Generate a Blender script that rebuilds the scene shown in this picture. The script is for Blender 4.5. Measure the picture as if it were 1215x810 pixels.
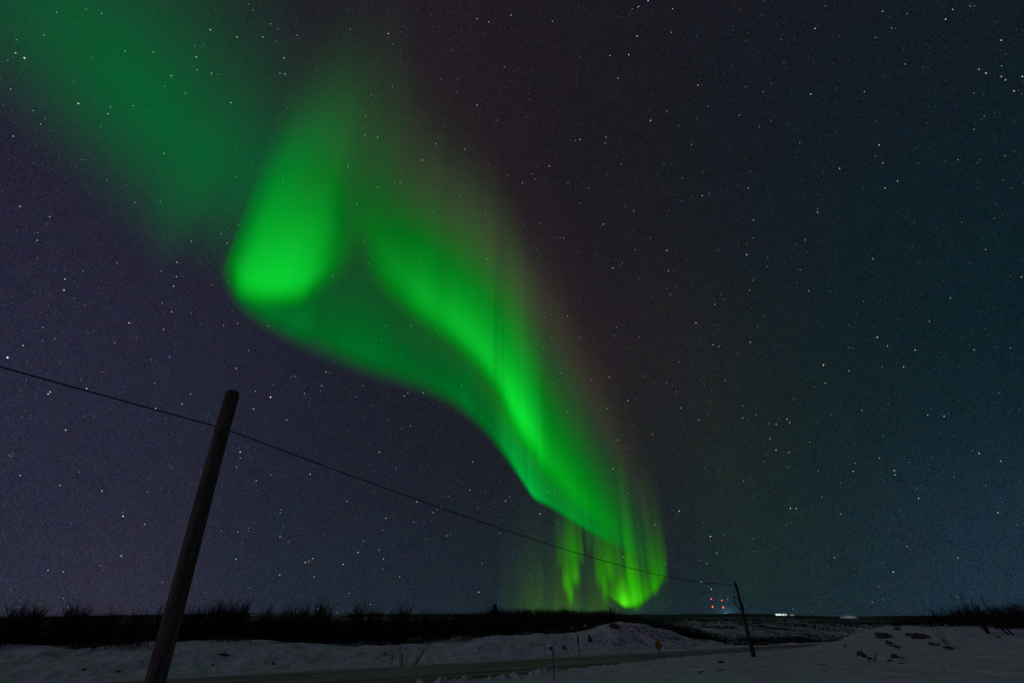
import bpy, bmesh, math, random
import numpy as np
from mathutils import Vector

R = math.radians
rng = np.random.default_rng(7)
random.seed(7)
scene = bpy.context.scene
for o in list(bpy.data.objects):
    bpy.data.objects.remove(o)
COL = scene.collection

# ------------------------------------------------------------------ camera
CAM_Z = 2.6
PITCH = R(29.5)
FPX = 574.0                      # focal length in pixels of a 1215 px wide frame
cd = bpy.data.cameras.new("camera")
cam = bpy.data.objects.new("camera", cd)
COL.objects.link(cam)
cam.location = (0, 0, CAM_Z)
cam.rotation_euler = (R(90) + PITCH, 0, 0)
cd.sensor_width = 36.0
cd.lens = FPX / 1215 * 36.0
cd.clip_start = 0.1
cd.clip_end = 300000
scene.camera = cam

# ------------------------------------------------------------------ exposure, sampling
scene.view_settings.view_transform = 'Standard'
scene.view_settings.look = 'None'
scene.view_settings.exposure = 0.0
scene.view_settings.gamma = 1.0
scene.cycles.use_denoising = False
scene.cycles.use_adaptive_sampling = False
scene.cycles.transparent_max_bounces = 40
scene.cycles.max_bounces = 4
scene.cycles.diffuse_bounces = 2

CP, SP = math.cos(PITCH), math.sin(PITCH)


def direction(x, y):
    """unit direction that the photograph shows at its pixel x, y (used to chart the sky and the ground)"""
    u = (x - 607.5) / FPX
    v = (y - 405.0) / FPX
    d = np.array([u, CP + v * SP, SP - v * CP], float)
    return d / np.linalg.norm(d)


# ------------------------------------------------------------------ night sky
world = bpy.data.worlds.new("World")
scene.world = world
world.use_nodes = True
wt = world.node_tree
wt.nodes.clear()
W = wt.nodes.new
wl = wt.links.new
w_out = W('ShaderNodeOutputWorld')
w_bg = W('ShaderNodeBackground')
w_bg.inputs[1].default_value = 1.0
wl(w_bg.outputs[0], w_out.inputs[0])
w_tc = W('ShaderNodeTexCoord')
w_dir = W('ShaderNodeVectorMath'); w_dir.operation = 'NORMALIZE'
wl(w_tc.outputs['Generated'], w_dir.inputs[0])
w_sep = W('ShaderNodeSeparateXYZ')
wl(w_dir.outputs[0], w_sep.inputs[0])


def wmath(op, a, b=None, clamp=False):
    n = W('ShaderNodeMath'); n.operation = op; n.use_clamp = clamp
    for i, s in enumerate((a, b)):
        if s is None:
            continue
        if isinstance(s, (int, float)):
            n.inputs[i].default_value = s
        else:
            wl(s, n.inputs[i])
    return n.outputs[0]


def wadd(acc, factor, color):
    n = W('ShaderNodeVectorMath'); n.operation = 'MULTIPLY_ADD'
    c = W('ShaderNodeCombineXYZ')
    for i in range(3):
        wl(factor, c.inputs[i])
    wl(c.outputs[0], n.inputs[0])
    n.inputs[1].default_value = color
    if isinstance(acc, tuple):
        n.inputs[2].default_value = acc
    else:
        wl(acc, n.inputs[2])
    return n.outputs[0]


acc = (0.0056, 0.0069, 0.0098)
# air glow that thickens towards the horizon
hz = wmath('EXPONENT', wmath('MULTIPLY', wmath('MAXIMUM', w_sep.outputs[2], 0.0), -4.2))
acc = wadd(acc, hz, (0.0050, 0.0140, 0.0190))


def lobe(acc, axis, k, color):
    n = W('ShaderNodeVectorMath'); n.operation = 'DOT_PRODUCT'
    wl(w_dir.outputs[0], n.inputs[0])
    n.inputs[1].default_value = tuple(float(q) for q in axis)
    e = wmath('EXPONENT', wmath('MULTIPLY', wmath('SUBTRACT', n.outputs['Value'], 1.0), k))
    return wadd(acc, e, color)


for (px, py, k, c) in (
        (-60, 540, 4.0, (0.0088, 0.0084, 0.0195)),     # violet west
        (0, 440, 14., (0.0040, 0.0035, 0.0100)),
        (1330, 430, 5.0, (-0.0042, 0.0072, 0.0086)),   # teal east
        (1235, 690, 60., (0.0060, 0.0090, 0.0220)),    # blue town glow far to the east
        (120, 722, 120., (0.0100, 0.0020, 0.0035)),    # faint pink over the thicket
        (730, 430, 30., (0.0095, 0.0015, 0.0012)),   # faint red airglow
        (600, 110, 12., (0.0050, 0.0010, -0.0022)),
        (860, 560, 20., (0.0020, 0.0030, -0.0030)),
        (862, 727, 3000., (0.0040, 0.0160, 0.0270)),   # lights of a settlement behind the ridge
        (863, 728, 30000., (0.0200, 0.0700, 0.1100)),
):
    acc = lobe(acc, direction(px, py), k, c)
# unseen violet glow behind the camera, added to light and tint the snow
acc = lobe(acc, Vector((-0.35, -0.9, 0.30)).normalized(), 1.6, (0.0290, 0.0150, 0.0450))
# camera-like grain put into the sky colour: fine mottling fixed to the sky
w_n = W('ShaderNodeTexNoise'); w_n.inputs['Scale'].default_value = 460.0
w_n.inputs['Detail'].default_value = 1.0
wl(w_dir.outputs[0], w_n.inputs['Vector'])
w_r = W('ShaderNodeMapRange')
w_r.inputs['From Min'].default_value = 0.25; w_r.inputs['From Max'].default_value = 0.75
w_r.inputs['To Min'].default_value = 0.80; w_r.inputs['To Max'].default_value = 1.20
wl(w_n.outputs['Color'], w_r.inputs['Value'])
w_sc = W('ShaderNodeVectorMath'); w_sc.operation = 'MULTIPLY'
w_nm = W('ShaderNodeVectorMath'); w_nm.operation = 'MULTIPLY_ADD'
wl(w_n.outputs['Fac'], w_nm.inputs[0])
w_nm.inputs[1].default_value = (1.36, 1.36, 1.36)
w_nm.inputs[2].default_value = (0.15, 0.15, 0.15)
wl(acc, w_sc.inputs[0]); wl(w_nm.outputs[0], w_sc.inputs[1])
w_n2 = W('ShaderNodeTexNoise'); w_n2.inputs['Scale'].default_value = 46.0; w_n2.inputs['Detail'].default_value = 3.0
wl(w_dir.outputs[0], w_n2.inputs['Vector'])
w_nm2 = W('ShaderNodeVectorMath'); w_nm2.operation = 'MULTIPLY_ADD'
wl(w_n2.outputs['Color'], w_nm2.inputs[0])
w_nm2.inputs[1].default_value = (0.50, 0.42, 0.46); w_nm2.inputs[2].default_value = (0.75, 0.79, 0.77)
w_sc2 = W('ShaderNodeVectorMath'); w_sc2.operation = 'MULTIPLY'
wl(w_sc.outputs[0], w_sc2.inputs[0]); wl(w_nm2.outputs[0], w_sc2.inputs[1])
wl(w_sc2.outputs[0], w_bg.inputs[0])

# weak soft sun lamp, added behind the camera to fill the snow
sd = bpy.data.lights.new("fill_sun", 'SUN')
sun = bpy.data.objects.new("fill_sun", sd)
COL.objects.link(sun)
sd.energy = 0.145
sd.angle = R(6)
sd.color = (0.72, 0.72, 1.0)
sun.rotation_euler = (R(71), 0, R(-66))


# ------------------------------------------------------------------ helpers
def tag(o, label=None, cat=None, group=None, kind=None):
    if label: o['label'] = label
    if cat: o['category'] = cat
    if group: o['group'] = group
    if kind: o['kind'] = kind
    return o


def link(o, parent=None):
    COL.objects.link(o)
    if parent is not None:
        o.parent = parent
    return o


def empty(name, loc=(0, 0, 0), rz=0.0):
    o = bpy.data.objects.new(name, None)
    o.location = [float(q) for q in loc]
    o.rotation_euler = (0, 0, rz)
    o.empty_display_size = 0.2
    return link(o)


def np_mesh(name, verts, faces, smooth=False):
    """verts (N,3) array, faces (M,k) array"""
    me = bpy.data.meshes.new(name)
    verts = np.asarray(verts, np.float32); faces = np.asarray(faces, np.int32)
    m, k = faces.shape
    me.vertices.add(len(verts)); me.vertices.foreach_set('co', verts.ravel())
    me.loops.add(m * k); me.loops.foreach_set('vertex_index', faces.ravel())
    me.polygons.add(m)
    me.polygons.foreach_set('loop_start', np.arange(0, m * k, k, dtype=np.int32))
    me.polygons.foreach_set('loop_total', np.full(m, k, np.int32))
    if smooth:
        me.polygons.foreach_set('use_smooth', np.ones(m, bool))
    me.update(calc_edges=True)
    return me


def mesh_obj(name, me, mat, parent=None, loc=None):
    o = bpy.data.objects.new(name, me)
    if mat is not None and not me.materials:
        me.materials.append(mat)
    if loc is not None:
        o.location = [float(q) for q in loc]
    return link(o, parent)


def bm_obj(name, bm, mat, parent=None, loc=None, smooth=True):
    me = bpy.data.meshes.new(name)
    bm.normal_update()
    bm.to_mesh(me); bm.free()
    if smooth:
        for p in me.polygons: p.use_smooth = True
    return mesh_obj(name, me, mat, parent, loc)


def tubes(P0, P1, R0, R1, sides=3):
    """many tapered sticks as arrays -> verts, quads"""
    P0, P1 = np.asarray(P0, float), np.asarray(P1, float)
    R0, R1 = np.asarray(R0, float), np.asarray(R1, float)
    ax = P1 - P0
    ax /= np.maximum(np.linalg.norm(ax, axis=1, keepdims=True), 1e-9)
    ref = np.where(np.abs(ax[:, 2:3]) > 0.9, np.array([[1., 0, 0]]), np.array([[0, 0, 1.]]))
    u = np.cross(ax, ref); u /= np.linalg.norm(u, axis=1, keepdims=True)
    v = np.cross(ax, u)
    n = len(P0)
    V = np.zeros((n, 2 * sides, 3)); F = np.zeros((n, sides, 4), int)
    base = np.arange(n) * 2 * sides
    for i in range(sides):
        a = 2 * math.pi * i / sides
        d = u * math.cos(a) + v * math.sin(a)
        V[:, i] = P0 + d * R0[:, None]
        V[:, sides + i] = P1 + d * R1[:, None]
        j = (i + 1) % sides
        F[:, i, 0] = base + i; F[:, i, 1] = base + j
        F[:, i, 2] = base + sides + j; F[:, i, 3] = base + sides + i
    return V.reshape(-1, 3), F.reshape(-1, 4)


def polytube(pts, radii, sides=12, caps=True):
    """one continuous tube along points"""
    bm = bmesh.new()
    pts = [Vector([float(q) for q in p]) for p in pts]
    rings = []
    prev_u = None
    for i, p in enumerate(pts):
        a = pts[max(i - 1, 0)]; b = pts[min(i + 1, len(pts) - 1)]
        ax = (b - a).normalized()
        if prev_u is None:
            ref = Vector((1, 0, 0)) if abs(ax.z) > 0.9 else Vector((0, 0, 1))
            u = ax.cross(ref).normalized()
        else:
            u = (prev_u - ax * prev_u.dot(ax)).normalized()
        prev_u = u
        v = ax.cross(u)
        rings.append([bm.verts.new(p + (u * math.cos(2 * math.pi * k / sides) + v * math.sin(2 * math.pi * k / sides)) * radii[i]) for k in range(sides)])
    for r0, r1 in zip(rings, rings[1:]):
        for k in range(sides):
            bm.faces.new((r0[k], r0[(k + 1) % sides], r1[(k + 1) % sides], r1[k]))
    if caps:
        bm.faces.new(rings[0][::-1]); bm.faces.new(rings[-1])
    return bm


def add_box(bm, c, s, rz=0.0, bevel=0.0):
    r = bmesh.ops.create_cube(bm, size=1.0)
    vs = r['verts']
    for v in vs:
        x, y, z = v.co.x * s[0], v.co.y * s[1], v.co.z * s[2]
        v.co = Vector((x * math.cos(rz) - y * math.sin(rz) + c[0], x * math.sin(rz) + y * math.cos(rz) + c[1], z + c[2]))
    return vs


# value noise
_P = rng.random((256, 256))


def vnoise(x, y):
    x = np.asarray(x, float); y = np.asarray(y, float)
    xi = np.floor(x).astype(int); yi = np.floor(y).astype(int)
    fx = x - xi; fy = y - yi
    fx = fx * fx * fx * (fx * (fx * 6 - 15) + 10); fy = fy * fy * fy * (fy * (fy * 6 - 15) + 10)
    a = _P[xi & 255, yi & 255]; b = _P[(xi + 1) & 255, yi & 255]
    c = _P[xi & 255, (yi + 1) & 255]; d = _P[(xi + 1) & 255, (yi + 1) & 255]
    return (a * (1 - fx) + b * fx) * (1 - fy) + (c * (1 - fx) + d * fx) * fy - 0.5


def fbm(x, y, oct=4):
    s = 0.0; a = 1.0
    for i in range(oct):
        s = s + a * vnoise(x * 2 ** i + 17.3 * i, y * 2 ** i - 9.1 * i); a *= 0.5
    return s


def sstep(x, a, b):
    t = np.clip((np.asarray(x, float) - a) / (b - a), 0, 1)
    return t * t * (3 - 2 * t)


# ------------------------------------------------------------------ materials
def material(name, color, rough=0.9, noise=None, bump=0.0, bump_scale=20.0, spec=0.2):
    """noise = (scale, other colour, low, high)"""
    m = bpy.data.materials.new(name); m.use_nodes = True
    nt = m.node_tree; b = nt.nodes['Principled BSDF']
    b.inputs['Base Color'].default_value = (*color, 1)
    b.inputs['Roughness'].default_value = rough
    b.inputs['Specular IOR Level'].default_value = spec
    tc = nt.nodes.new('ShaderNodeTexCoord')
    if noise:
        sc, other, lo, hi = noise
        n = nt.nodes.new('ShaderNodeTexNoise'); n.inputs['Scale'].default_value = sc; n.inputs['Detail'].default_value = 6
        nt.links.new(tc.outputs['Object'], n.inputs['Vector'])
        r = nt.nodes.new('ShaderNodeValToRGB')
        r.color_ramp.elements[0].position = lo; r.color_ramp.elements[0].color = (*color, 1)
        r.color_ramp.elements[1].position = hi; r.color_ramp.elements[1].color = (*other, 1)
        nt.links.new(n.outputs['Fac'], r.inputs[0]); nt.links.new(r.outputs[0], b.inputs['Base Color'])
    if bump:
        n2 = nt.nodes.new('ShaderNodeTexNoise'); n2.inputs['Scale'].default_value = bump_scale; n2.inputs['Detail'].default_value = 5
        nt.links.new(tc.outputs['Object'], n2.inputs['Vector'])
        bp = nt.nodes.new('ShaderNodeBump'); bp.inputs['Strength'].default_value = bump; bp.inputs['Distance'].default_value = 0.05
        nt.links.new(n2.outputs['Fac'], bp.inputs['Height']); nt.links.new(bp.outputs[0], b.inputs['Normal'])
    return m


def emitter(name, color, strength):
    m = bpy.data.materials.new(name); m.use_nodes = True
    nt = m.node_tree; nt.nodes.clear()
    o = nt.nodes.new('ShaderNodeOutputMaterial'); e = nt.nodes.new('ShaderNodeEmission')
    e.inputs[0].default_value = (*color, 1); e.inputs[1].default_value = strength
    nt.links.new(e.outputs[0], o.inputs[0])
    m.cycles.emission_sampling = 'NONE'
    return m


def glow_material(name):
    """light given off by thin glowing air: adds to what is behind it"""
    m = bpy.data.materials.new(name); m.use_nodes = True
    nt = m.node_tree; nt.nodes.clear()
    o = nt.nodes.new('ShaderNodeOutputMaterial'); e = nt.nodes.new('ShaderNodeEmission')
    a = nt.nodes.new('ShaderNodeAttribute'); a.attribute_name = 'glow'
    t = nt.nodes.new('ShaderNodeBsdfTransparent'); s = nt.nodes.new('ShaderNodeAddShader')
    nt.links.new(a.outputs['Color'], e.inputs[0])
    sp = nt.nodes.new('ShaderNodeSeparateColor'); nt.links.new(a.outputs['Color'], sp.inputs[0])
    mr = nt.nodes.new('ShaderNodeMapRange'); mr.inputs['From Min'].default_value = 0.0; mr.inputs['From Max'].default_value = 0.10
    mr.inputs['To Min'].default_value = 1.0; mr.inputs['To Max'].default_value = 0.06
    nt.links.new(sp.outputs[1], mr.inputs['Value'])
    cc = nt.nodes.new('ShaderNodeCombineColor'); cc.inputs[1].default_value = 1.0
    m2 = nt.nodes.new('ShaderNodeMath'); m2.operation = 'MULTIPLY_ADD'; m2.inputs[1].default_value = 0.82; m2.inputs[2].default_value = 0.18
    nt.links.new(mr.outputs[0], m2.inputs[0])
    nt.links.new(mr.outputs[0], cc.inputs[0]); nt.links.new(m2.outputs[0], cc.inputs[2]); nt.links.new(cc.outputs[0], t.inputs[0])
    nt.links.new(e.outputs[0], s.inputs[0]); nt.links.new(t.outputs[0], s.inputs[1])
    nt.links.new(s.outputs[0], o.inputs[0])
    m.cycles.emission_sampling = 'FRONT_BACK'
    return m


def star_material():
    m = bpy.data.materials.new('starlight'); m.use_nodes = True
    nt = m.node_tree; nt.nodes.clear()
    o = nt.nodes.new('ShaderNodeOutputMaterial'); e = nt.nodes.new('ShaderNodeEmission')
    a = nt.nodes.new('ShaderNodeAttribute'); a.attribute_name = 'glow'
    nt.links.new(a.outputs['Color'], e.inputs[0]); nt.links.new(e.outputs[0], o.inputs[0])
    m.cycles.emission_sampling = 'NONE'
    return m


def snow_material():
    m = bpy.data.materials.new('snow'); m.use_nodes = True
    nt = m.node_tree; N = nt.nodes.new; L = nt.links.new
    b = nt.nodes['Principled BSDF']; b.inputs['Roughness'].default_value = 0.8
    b.inputs['Specular IOR Level'].default_value = 0.15
    g = N('ShaderNodeNewGeometry')
    n1 = N('ShaderNodeTexNoise'); n1.inputs['Scale'].default_value = 0.9; n1.inputs['Detail'].default_value = 8
    n1.inputs['Roughness'].default_value = 0.7
    L(g.outputs['Position'], n1.inputs['Vector'])
    r1 = N('ShaderNodeValToRGB')
    r1.color_ramp.elements[0].position = 0.3; r1.color_ramp.elements[0].color = (0.56, 0.56, 0.57, 1)
    r1.color_ramp.elements[1].position = 0.65; r1.color_ramp.elements[1].color = (0.80, 0.80, 0.81, 1)
    L(n1.outputs['Fac'], r1.inputs[0])
    # far off: heath and scrub show through the snow
    ln = N('ShaderNodeVectorMath'); ln.operation = 'LENGTH'; L(g.outputs['Position'], ln.inputs[0])
    fr = N('ShaderNodeMapRange'); fr.inputs['From Min'].default_value = 75; fr.inputs['From Max'].default_value = 140
    L(ln.outputs['Value'], fr.inputs['Value'])
    n2 = N('ShaderNodeTexNoise'); n2.inputs['Scale'].default_value = 0.10; n2.inputs['Detail'].default_value = 9
    n2.inputs['Roughness'].default_value = 0.72
    mp = N('ShaderNodeMapping'); mp.inputs['Scale'].default_value = (1.0, 0.10, 0.3); L(g.outputs['Position'], mp.inputs[0])
    L(mp.outputs[0], n2.inputs['Vector'])
    r2 = N('ShaderNodeValToRGB')
    r2.color_ramp.elements[0].position = 0.47; r2.color_ramp.elements[0].color = (0, 0, 0, 1)
    r2.color_ramp.elements[1].position = 0.62; r2.color_ramp.elements[1].color = (1, 1, 1, 1)
    L(n2.outputs['Fac'], r2.inputs[0])
    at = N('ShaderNodeAttribute'); at.attribute_name = 'heath'
    mx0 = N('ShaderNodeMath'); mx0.operation = 'MAXIMUM'
    ml0 = N('ShaderNodeMath'); ml0.operation = 'MULTIPLY'
    L(fr.outputs[0], ml0.inputs[0]); L(r2.outputs[0], ml0.inputs[1])
    L(ml0.outputs[0], mx0.inputs[0]); L(at.outputs['Fac'], mx0.inputs[1])
    mx = N('ShaderNodeMixRGB'); L(mx0.outputs[0], mx.inputs[0]); L(r1.outputs[0], mx.inputs[1])
    mx.inputs[2].default_value = (0.035, 0.031, 0.028, 1)
    L(mx.outputs[0], b.inputs['Base Color'])
    n3 = N('ShaderNodeTexNoise'); n3.inputs['Scale'].default_value = 1.7; n3.inputs['Detail'].default_value = 6
    n3.inputs['Roughness'].default_value = 0.45
    L(g.outputs['Position'], n3.inputs['Vector'])
    bp = N('ShaderNodeBump'); bp.inputs['Strength'].default_value = 0.55; bp.inputs['Distance'].default_value = 0.20
    L(n3.outputs['Fac'], bp.inputs['Height']); L(bp.outputs[0], b.inputs['Normal'])
    return m


def road_material():
    m = bpy.data.materials.new('packed_snow_road'); m.use_nodes = True
    nt = m.node_tree; N = nt.nodes.new; L = nt.links.new
    b = nt.nodes['Principled BSDF']; b.inputs['Roughness'].default_value = 0.75
    b.inputs['Specular IOR Level'].default_value = 0.25
    uv = N('ShaderNodeUVMap'); mp = N('ShaderNodeMapping'); L(uv.outputs[0], mp.inputs[0])
    mp.inputs['Scale'].default_value = (0.10, 1.6, 1)
    n = N('ShaderNodeTexNoise'); n.inputs['Scale'].default_value = 1.4; n.inputs['Detail'].default_value = 8
    n.inputs['Roughness'].default_value = 0.65
    L(mp.outputs[0], n.inputs['Vector'])
    r = N('ShaderNodeValToRGB'); e = r.color_ramp.elements
    e[0].position = 0.30; e[0].color = (0.22, 0.14, 0.125, 1)
    e[1].position = 0.70; e[1].color = (0.58, 0.43, 0.44, 1)
    L(n.outputs['Fac'], r.inputs[0])
    g = N('ShaderNodeNewGeometry')
    n2 = N('ShaderNodeTexNoise'); n2.inputs['Scale'].default_value = 7; n2.inputs['Detail'].default_value = 6
    L(g.outputs['Position'], n2.inputs['Vector'])
    mx = N('ShaderNodeMixRGB'); mx.blend_type = 'OVERLAY'; mx.inputs[0].default_value = 0.6
    L(r.outputs[0], mx.inputs[1]); L(n2.outputs['Color'], mx.inputs[2])
    bw = N('ShaderNodeRGBToBW'); L(n2.outputs['Color'], bw.inputs[0]); L(bw.outputs[0], mx.inputs[2])
    at = N('ShaderNodeAttribute'); at.attribute_name = 'rut'
    mr = N('ShaderNodeMixRGB'); L(at.outputs['Fac'], mr.inputs[0]); L(mx.outputs[0], mr.inputs[1]); mr.inputs[2].default_value = (0.10, 0.066, 0.046, 1)
    L(mr.outputs[0], b.inputs['Base Color'])
    bp = N('ShaderNodeBump'); bp.inputs['Strength'].default_value = 0.5; bp.inputs['Distance'].default_value = 0.05
    L(n2.outputs['Fac'], bp.inputs['Height']); L(bp.outputs[0], b.inputs['Normal'])
    return m


def pole_material():
    m = bpy.data.materials.new('weathered_wood'); m.use_nodes = True
    nt = m.node_tree; N = nt.nodes.new; L = nt.links.new
    b = nt.nodes['Principled BSDF']; b.inputs['Roughness'].default_value = 0.85
    b.inputs['Specular IOR Level'].default_value = 0.15
    tc = N('ShaderNodeTexCoord'); mp = N('ShaderNodeMapping'); L(tc.outputs['Object'], mp.inputs[0])
    mp.inputs['Scale'].default_value = (22, 22, 1.2)
    n = N('ShaderNodeTexNoise'); n.inputs['Scale'].default_value = 2.0; n.inputs['Detail'].default_value = 8
    n.inputs['Roughness'].default_value = 0.7
    L(mp.outputs[0], n.inputs['Vector'])
    r = N('ShaderNodeValToRGB'); e = r.color_ramp.elements
    e[0].position = 0.32; e[0].color = (0.045, 0.033, 0.024, 1)
    e[1].position = 0.68; e[1].color = (0.27, 0.22, 0.165, 1)
    L(n.outputs['Fac'], r.inputs[0]); L(r.outputs[0], b.inputs['Base Color'])
    bp = N('ShaderNodeBump'); bp.inputs['Strength'].default_value = 0.9; bp.inputs['Distance'].default_value = 0.02
    L(n.outputs['Fac'], bp.inputs['Height']); L(bp.outputs[0], b.inputs['Normal'])
    return m


M_SNOW = snow_material()
M_ROAD = road_material()
M_POLE = pole_material()
M_TWIG = material('dark_twigs', (0.040, 0.030, 0.028), 0.9, (3.0, (0.075, 0.058, 0.052), 0.35, 0.7), spec=0.05)
M_TWIG2 = material('brown_twigs', (0.045, 0.032, 0.022), 0.9, (3.0, (0.085, 0.062, 0.042), 0.35, 0.7), spec=0.05)
M_DARKWOOD = material('dark_old_wood', (0.035, 0.028, 0.023), 0.9, (9.0, (0.07, 0.057, 0.047), 0.35, 0.7), 0.5, 30.0)
M_NEEDLE = material('spruce_needles', (0.016, 0.026, 0.014), 0.9, (5.0, (0.03, 0.045, 0.022), 0.3, 0.7), spec=0.05)
M_ROCK = material('dark_rock', (0.06, 0.05, 0.043), 0.9, (3.0, (0.24, 0.21, 0.19), 0.4, 0.75), 0.7, 12.0)
M_EARTH = material('frozen_earth', (0.075, 0.050, 0.030), 0.95, (8.0, (0.15, 0.11, 0.07), 0.4, 0.75), 0.7, 18.0)
M_RUST = material('rusty_clod', (0.11, 0.050, 0.028), 0.95, (8.0, (0.19, 0.09, 0.05), 0.4, 0.75), 0.7, 18.0)
M_CABLE = material('black_cable', (0.012, 0.012, 0.013), 0.6)
M_METAL = material('grey_steel', (0.22, 0.22, 0.23), 0.5, (14.0, (0.14, 0.14, 0.15), 0.4, 0.7))
M_GLASSI = material('insulator_glaze', (0.10, 0.08, 0.06), 0.25, spec=0.5)
M_STAKE = material('grey_stake', (0.10, 0.10, 0.12), 0.6, (10.0, (0.16, 0.16, 0.18), 0.4, 0.7))
M_BLUE = material('blue_marker', (0.035, 0.07, 0.22), 0.5, (10.0, (0.025, 0.05, 0.16), 0.4, 0.7))
M_SIGN = material('sign_yellow', (0.34, 0.155, 0.016), 0.5, (9.0, (0.24, 0.11, 0.013), 0.45, 0.75))
M_SIGNRIM = material('sign_rim', (0.16, 0.075, 0.02), 0.6)
M_WALL = material('painted_wall', (0.55, 0.55, 0.55), 0.7, (0.4, (0.45, 0.45, 0.45), 0.4, 0.7))
M_MAST = material('mast_paint', (0.35, 0.12, 0.10), 0.5)

# ------------------------------------------------------------------ ground
TX, TY = 0.827, 0.562            # along the road
NX, NY = -0.562, 0.827           # across it, away from the photographer
ROAD0, ROAD1 = 23.3, 31.7
B_T = [-80, 10, 15.9, 20.2, 26.8, 34.5, 41, 46, 50.5, 55, 63, 92, 140]
B_Z = [0.05, 0.05, 0.12, 0.28, 0.48, 0.52, 0.58, 0.86, 1.45, 1.75, 1.83, 2.13, 2.3]
C_T = [-90, -5, 5, 20, 28, 36.5, 40.5, 43, 45.5, 48.5, 51.5, 54, 60, 80, 140]
C_Z = [1.15, 1.07, 1.02, 0.70, 0.95, 1.30, 1.80, 2.00, 1.75, 1.10, 0.50, 0.05, -0.6, -2.2, -4]
V_R = [0, 60, 120, 300, 800, 1400, 2000, 2600, 5000, 9000]
V_Z = [0, -0.6, -4.0, -14.5, -27, -12, 0.0, -2.0, -30, -90]
A_D = [-180, -60, -42, -24, -4, 16, 21.7, 26, 30.7, 36.7, 42, 60, 180]
A_Z = [0, -2, -2, 11, 8.0, 6, 9.5, 5.0, -1.5, 2.0, 3, 0, 0]


def ground_z(x, y, fine=True):
    x = np.asarray(x, float); y = np.asarray(y, float)
    n = NX * x + NY * y; t = TX * x + TY * y
    r = np.hypot(x, y)
    b = np.interp(t, B_T, B_Z)
    c = np.interp(t - 1.3 * (np.minimum(n, 44.0) - 42.0) * sstep(t, 24, 34), C_T, C_Z)
    field = 1.0 + (b - 1.0) * sstep(n, 5, 21.5)
    drop = np.maximum(1.3, 0.9 * b + 0.7)
    near = field * (1 - sstep(n, 22.3, 22.3 + drop))
    u = fbm(x * 0.16, y * 0.16, 3)
    near = near + (0.18 + 0.10 * sstep(t, 32, 45)) * u * (1 - sstep(n, 20.5, 22.5)) * sstep(r, 3, 9)
    near = near + 0.10 * np.abs(fbm(x * 0.30 + y * 0.22, y * 0.10 - 4, 2)) * sstep(t, 15, 30) * (1 - sstep(n, 20.5, 22.5)) * sstep(r, 9, 14)
    near = near + 0.34 * np.exp(-(((t - 44.5) / 6.5) ** 2) - ((n - 15.5) / 3.6) ** 2) - 0.22 * np.exp(-(((t - 31) / 5) ** 2) - ((n - 15) / 4.5) ** 2)
    if fine:
        near = near + 0.05 * fbm(x * 1.1 + 40, y * 1.1, 3) * (1 - sstep(n, 22.8, 23.6))
        # ploughed clods on the near verge
        lump = np.clip(fbm(x * 3.1, y * 3.1 + 7, 2) + 0.02, 0, 1) + 0.5 * np.clip(fbm(x * 6.3, y * 6.3, 1), 0, 1)
        near = near + 0.42 * lump * np.exp(-((n - 22.5) / 0.5) ** 2) * (1 - sstep(t, 16, 22) * 0.75)
    bank = c * sstep(n, 31.9, 41.0) + 0.10 * np.exp(-((n - 32.6) / 0.6) ** 2)
    bank = bank + 0.42 * u * sstep(n, 32, 38)
    if fine:
        bank = bank + 0.20 * fbm(x * 0.75 + 9, y * 0.75, 5) * sstep(n, 31.8, 33.5)
        crest = np.exp(-((t - 42) / 5) ** 2) * np.exp(-((n - 40) / 5) ** 2)
        bank = bank + 0.30 * fbm(x * 1.1, y * 1.1 + 3, 4) * crest
    z = np.where(n < 27.5, near, bank)
    az = np.degrees(np.arctan2(x, y))
    rid = np.interp(az, A_D, A_Z)
    v = np.interp(r, V_R, V_Z) + rid * sstep(r, 900, 2000) * (1 - sstep(r, 3000, 9000))
    v = v + fbm(x * 0.012, y * 0.012, 3) * 1.6 * sstep(r, 90, 300) + fbm(x * 0.0035, y * 0.0035, 3) * 5.0 * sstep(r, 300, 1200) * (1 - sstep(r, 1500, 2000) * 0.6)
    w = sstep(r, 80, 150)
    return z * (1 - w) + v * w


def hit(x, y, tmax=4000.0):
    """where the line of sight of a photo pixel meets the ground"""
    d = direction(x, y)
    s = np.concatenate([np.arange(8, 120, 0.05), np.geomspace(120, tmax, 3000)])
    P = np.array([0, 0, CAM_Z]) + s[:, None] * d
    g = ground_z(P[:, 0], P[:, 1])
    k = np.argmax(P[:, 2] <= g)
    if P[k, 2] > g[k]:
        k = len(s) - 1
    return Vector((P[k, 0], P[k, 1], float(g[k])))


def place(x, y, dist):
    """ground point under pixel column x at horizontal range dist"""
    d = direction(x, y); h = math.hypot(d[0], d[1])
    px, py = d[0] / h * dist, d[1] / h * dist
    return Vector((px, py, float(ground_z(px, py))))


def px_size(p, pixels):
    """metres that so many photo pixels span at point p"""
    zc = p[1] * CP + (p[2] - CAM_Z) * SP
    return pixels * zc / FPX


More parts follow.
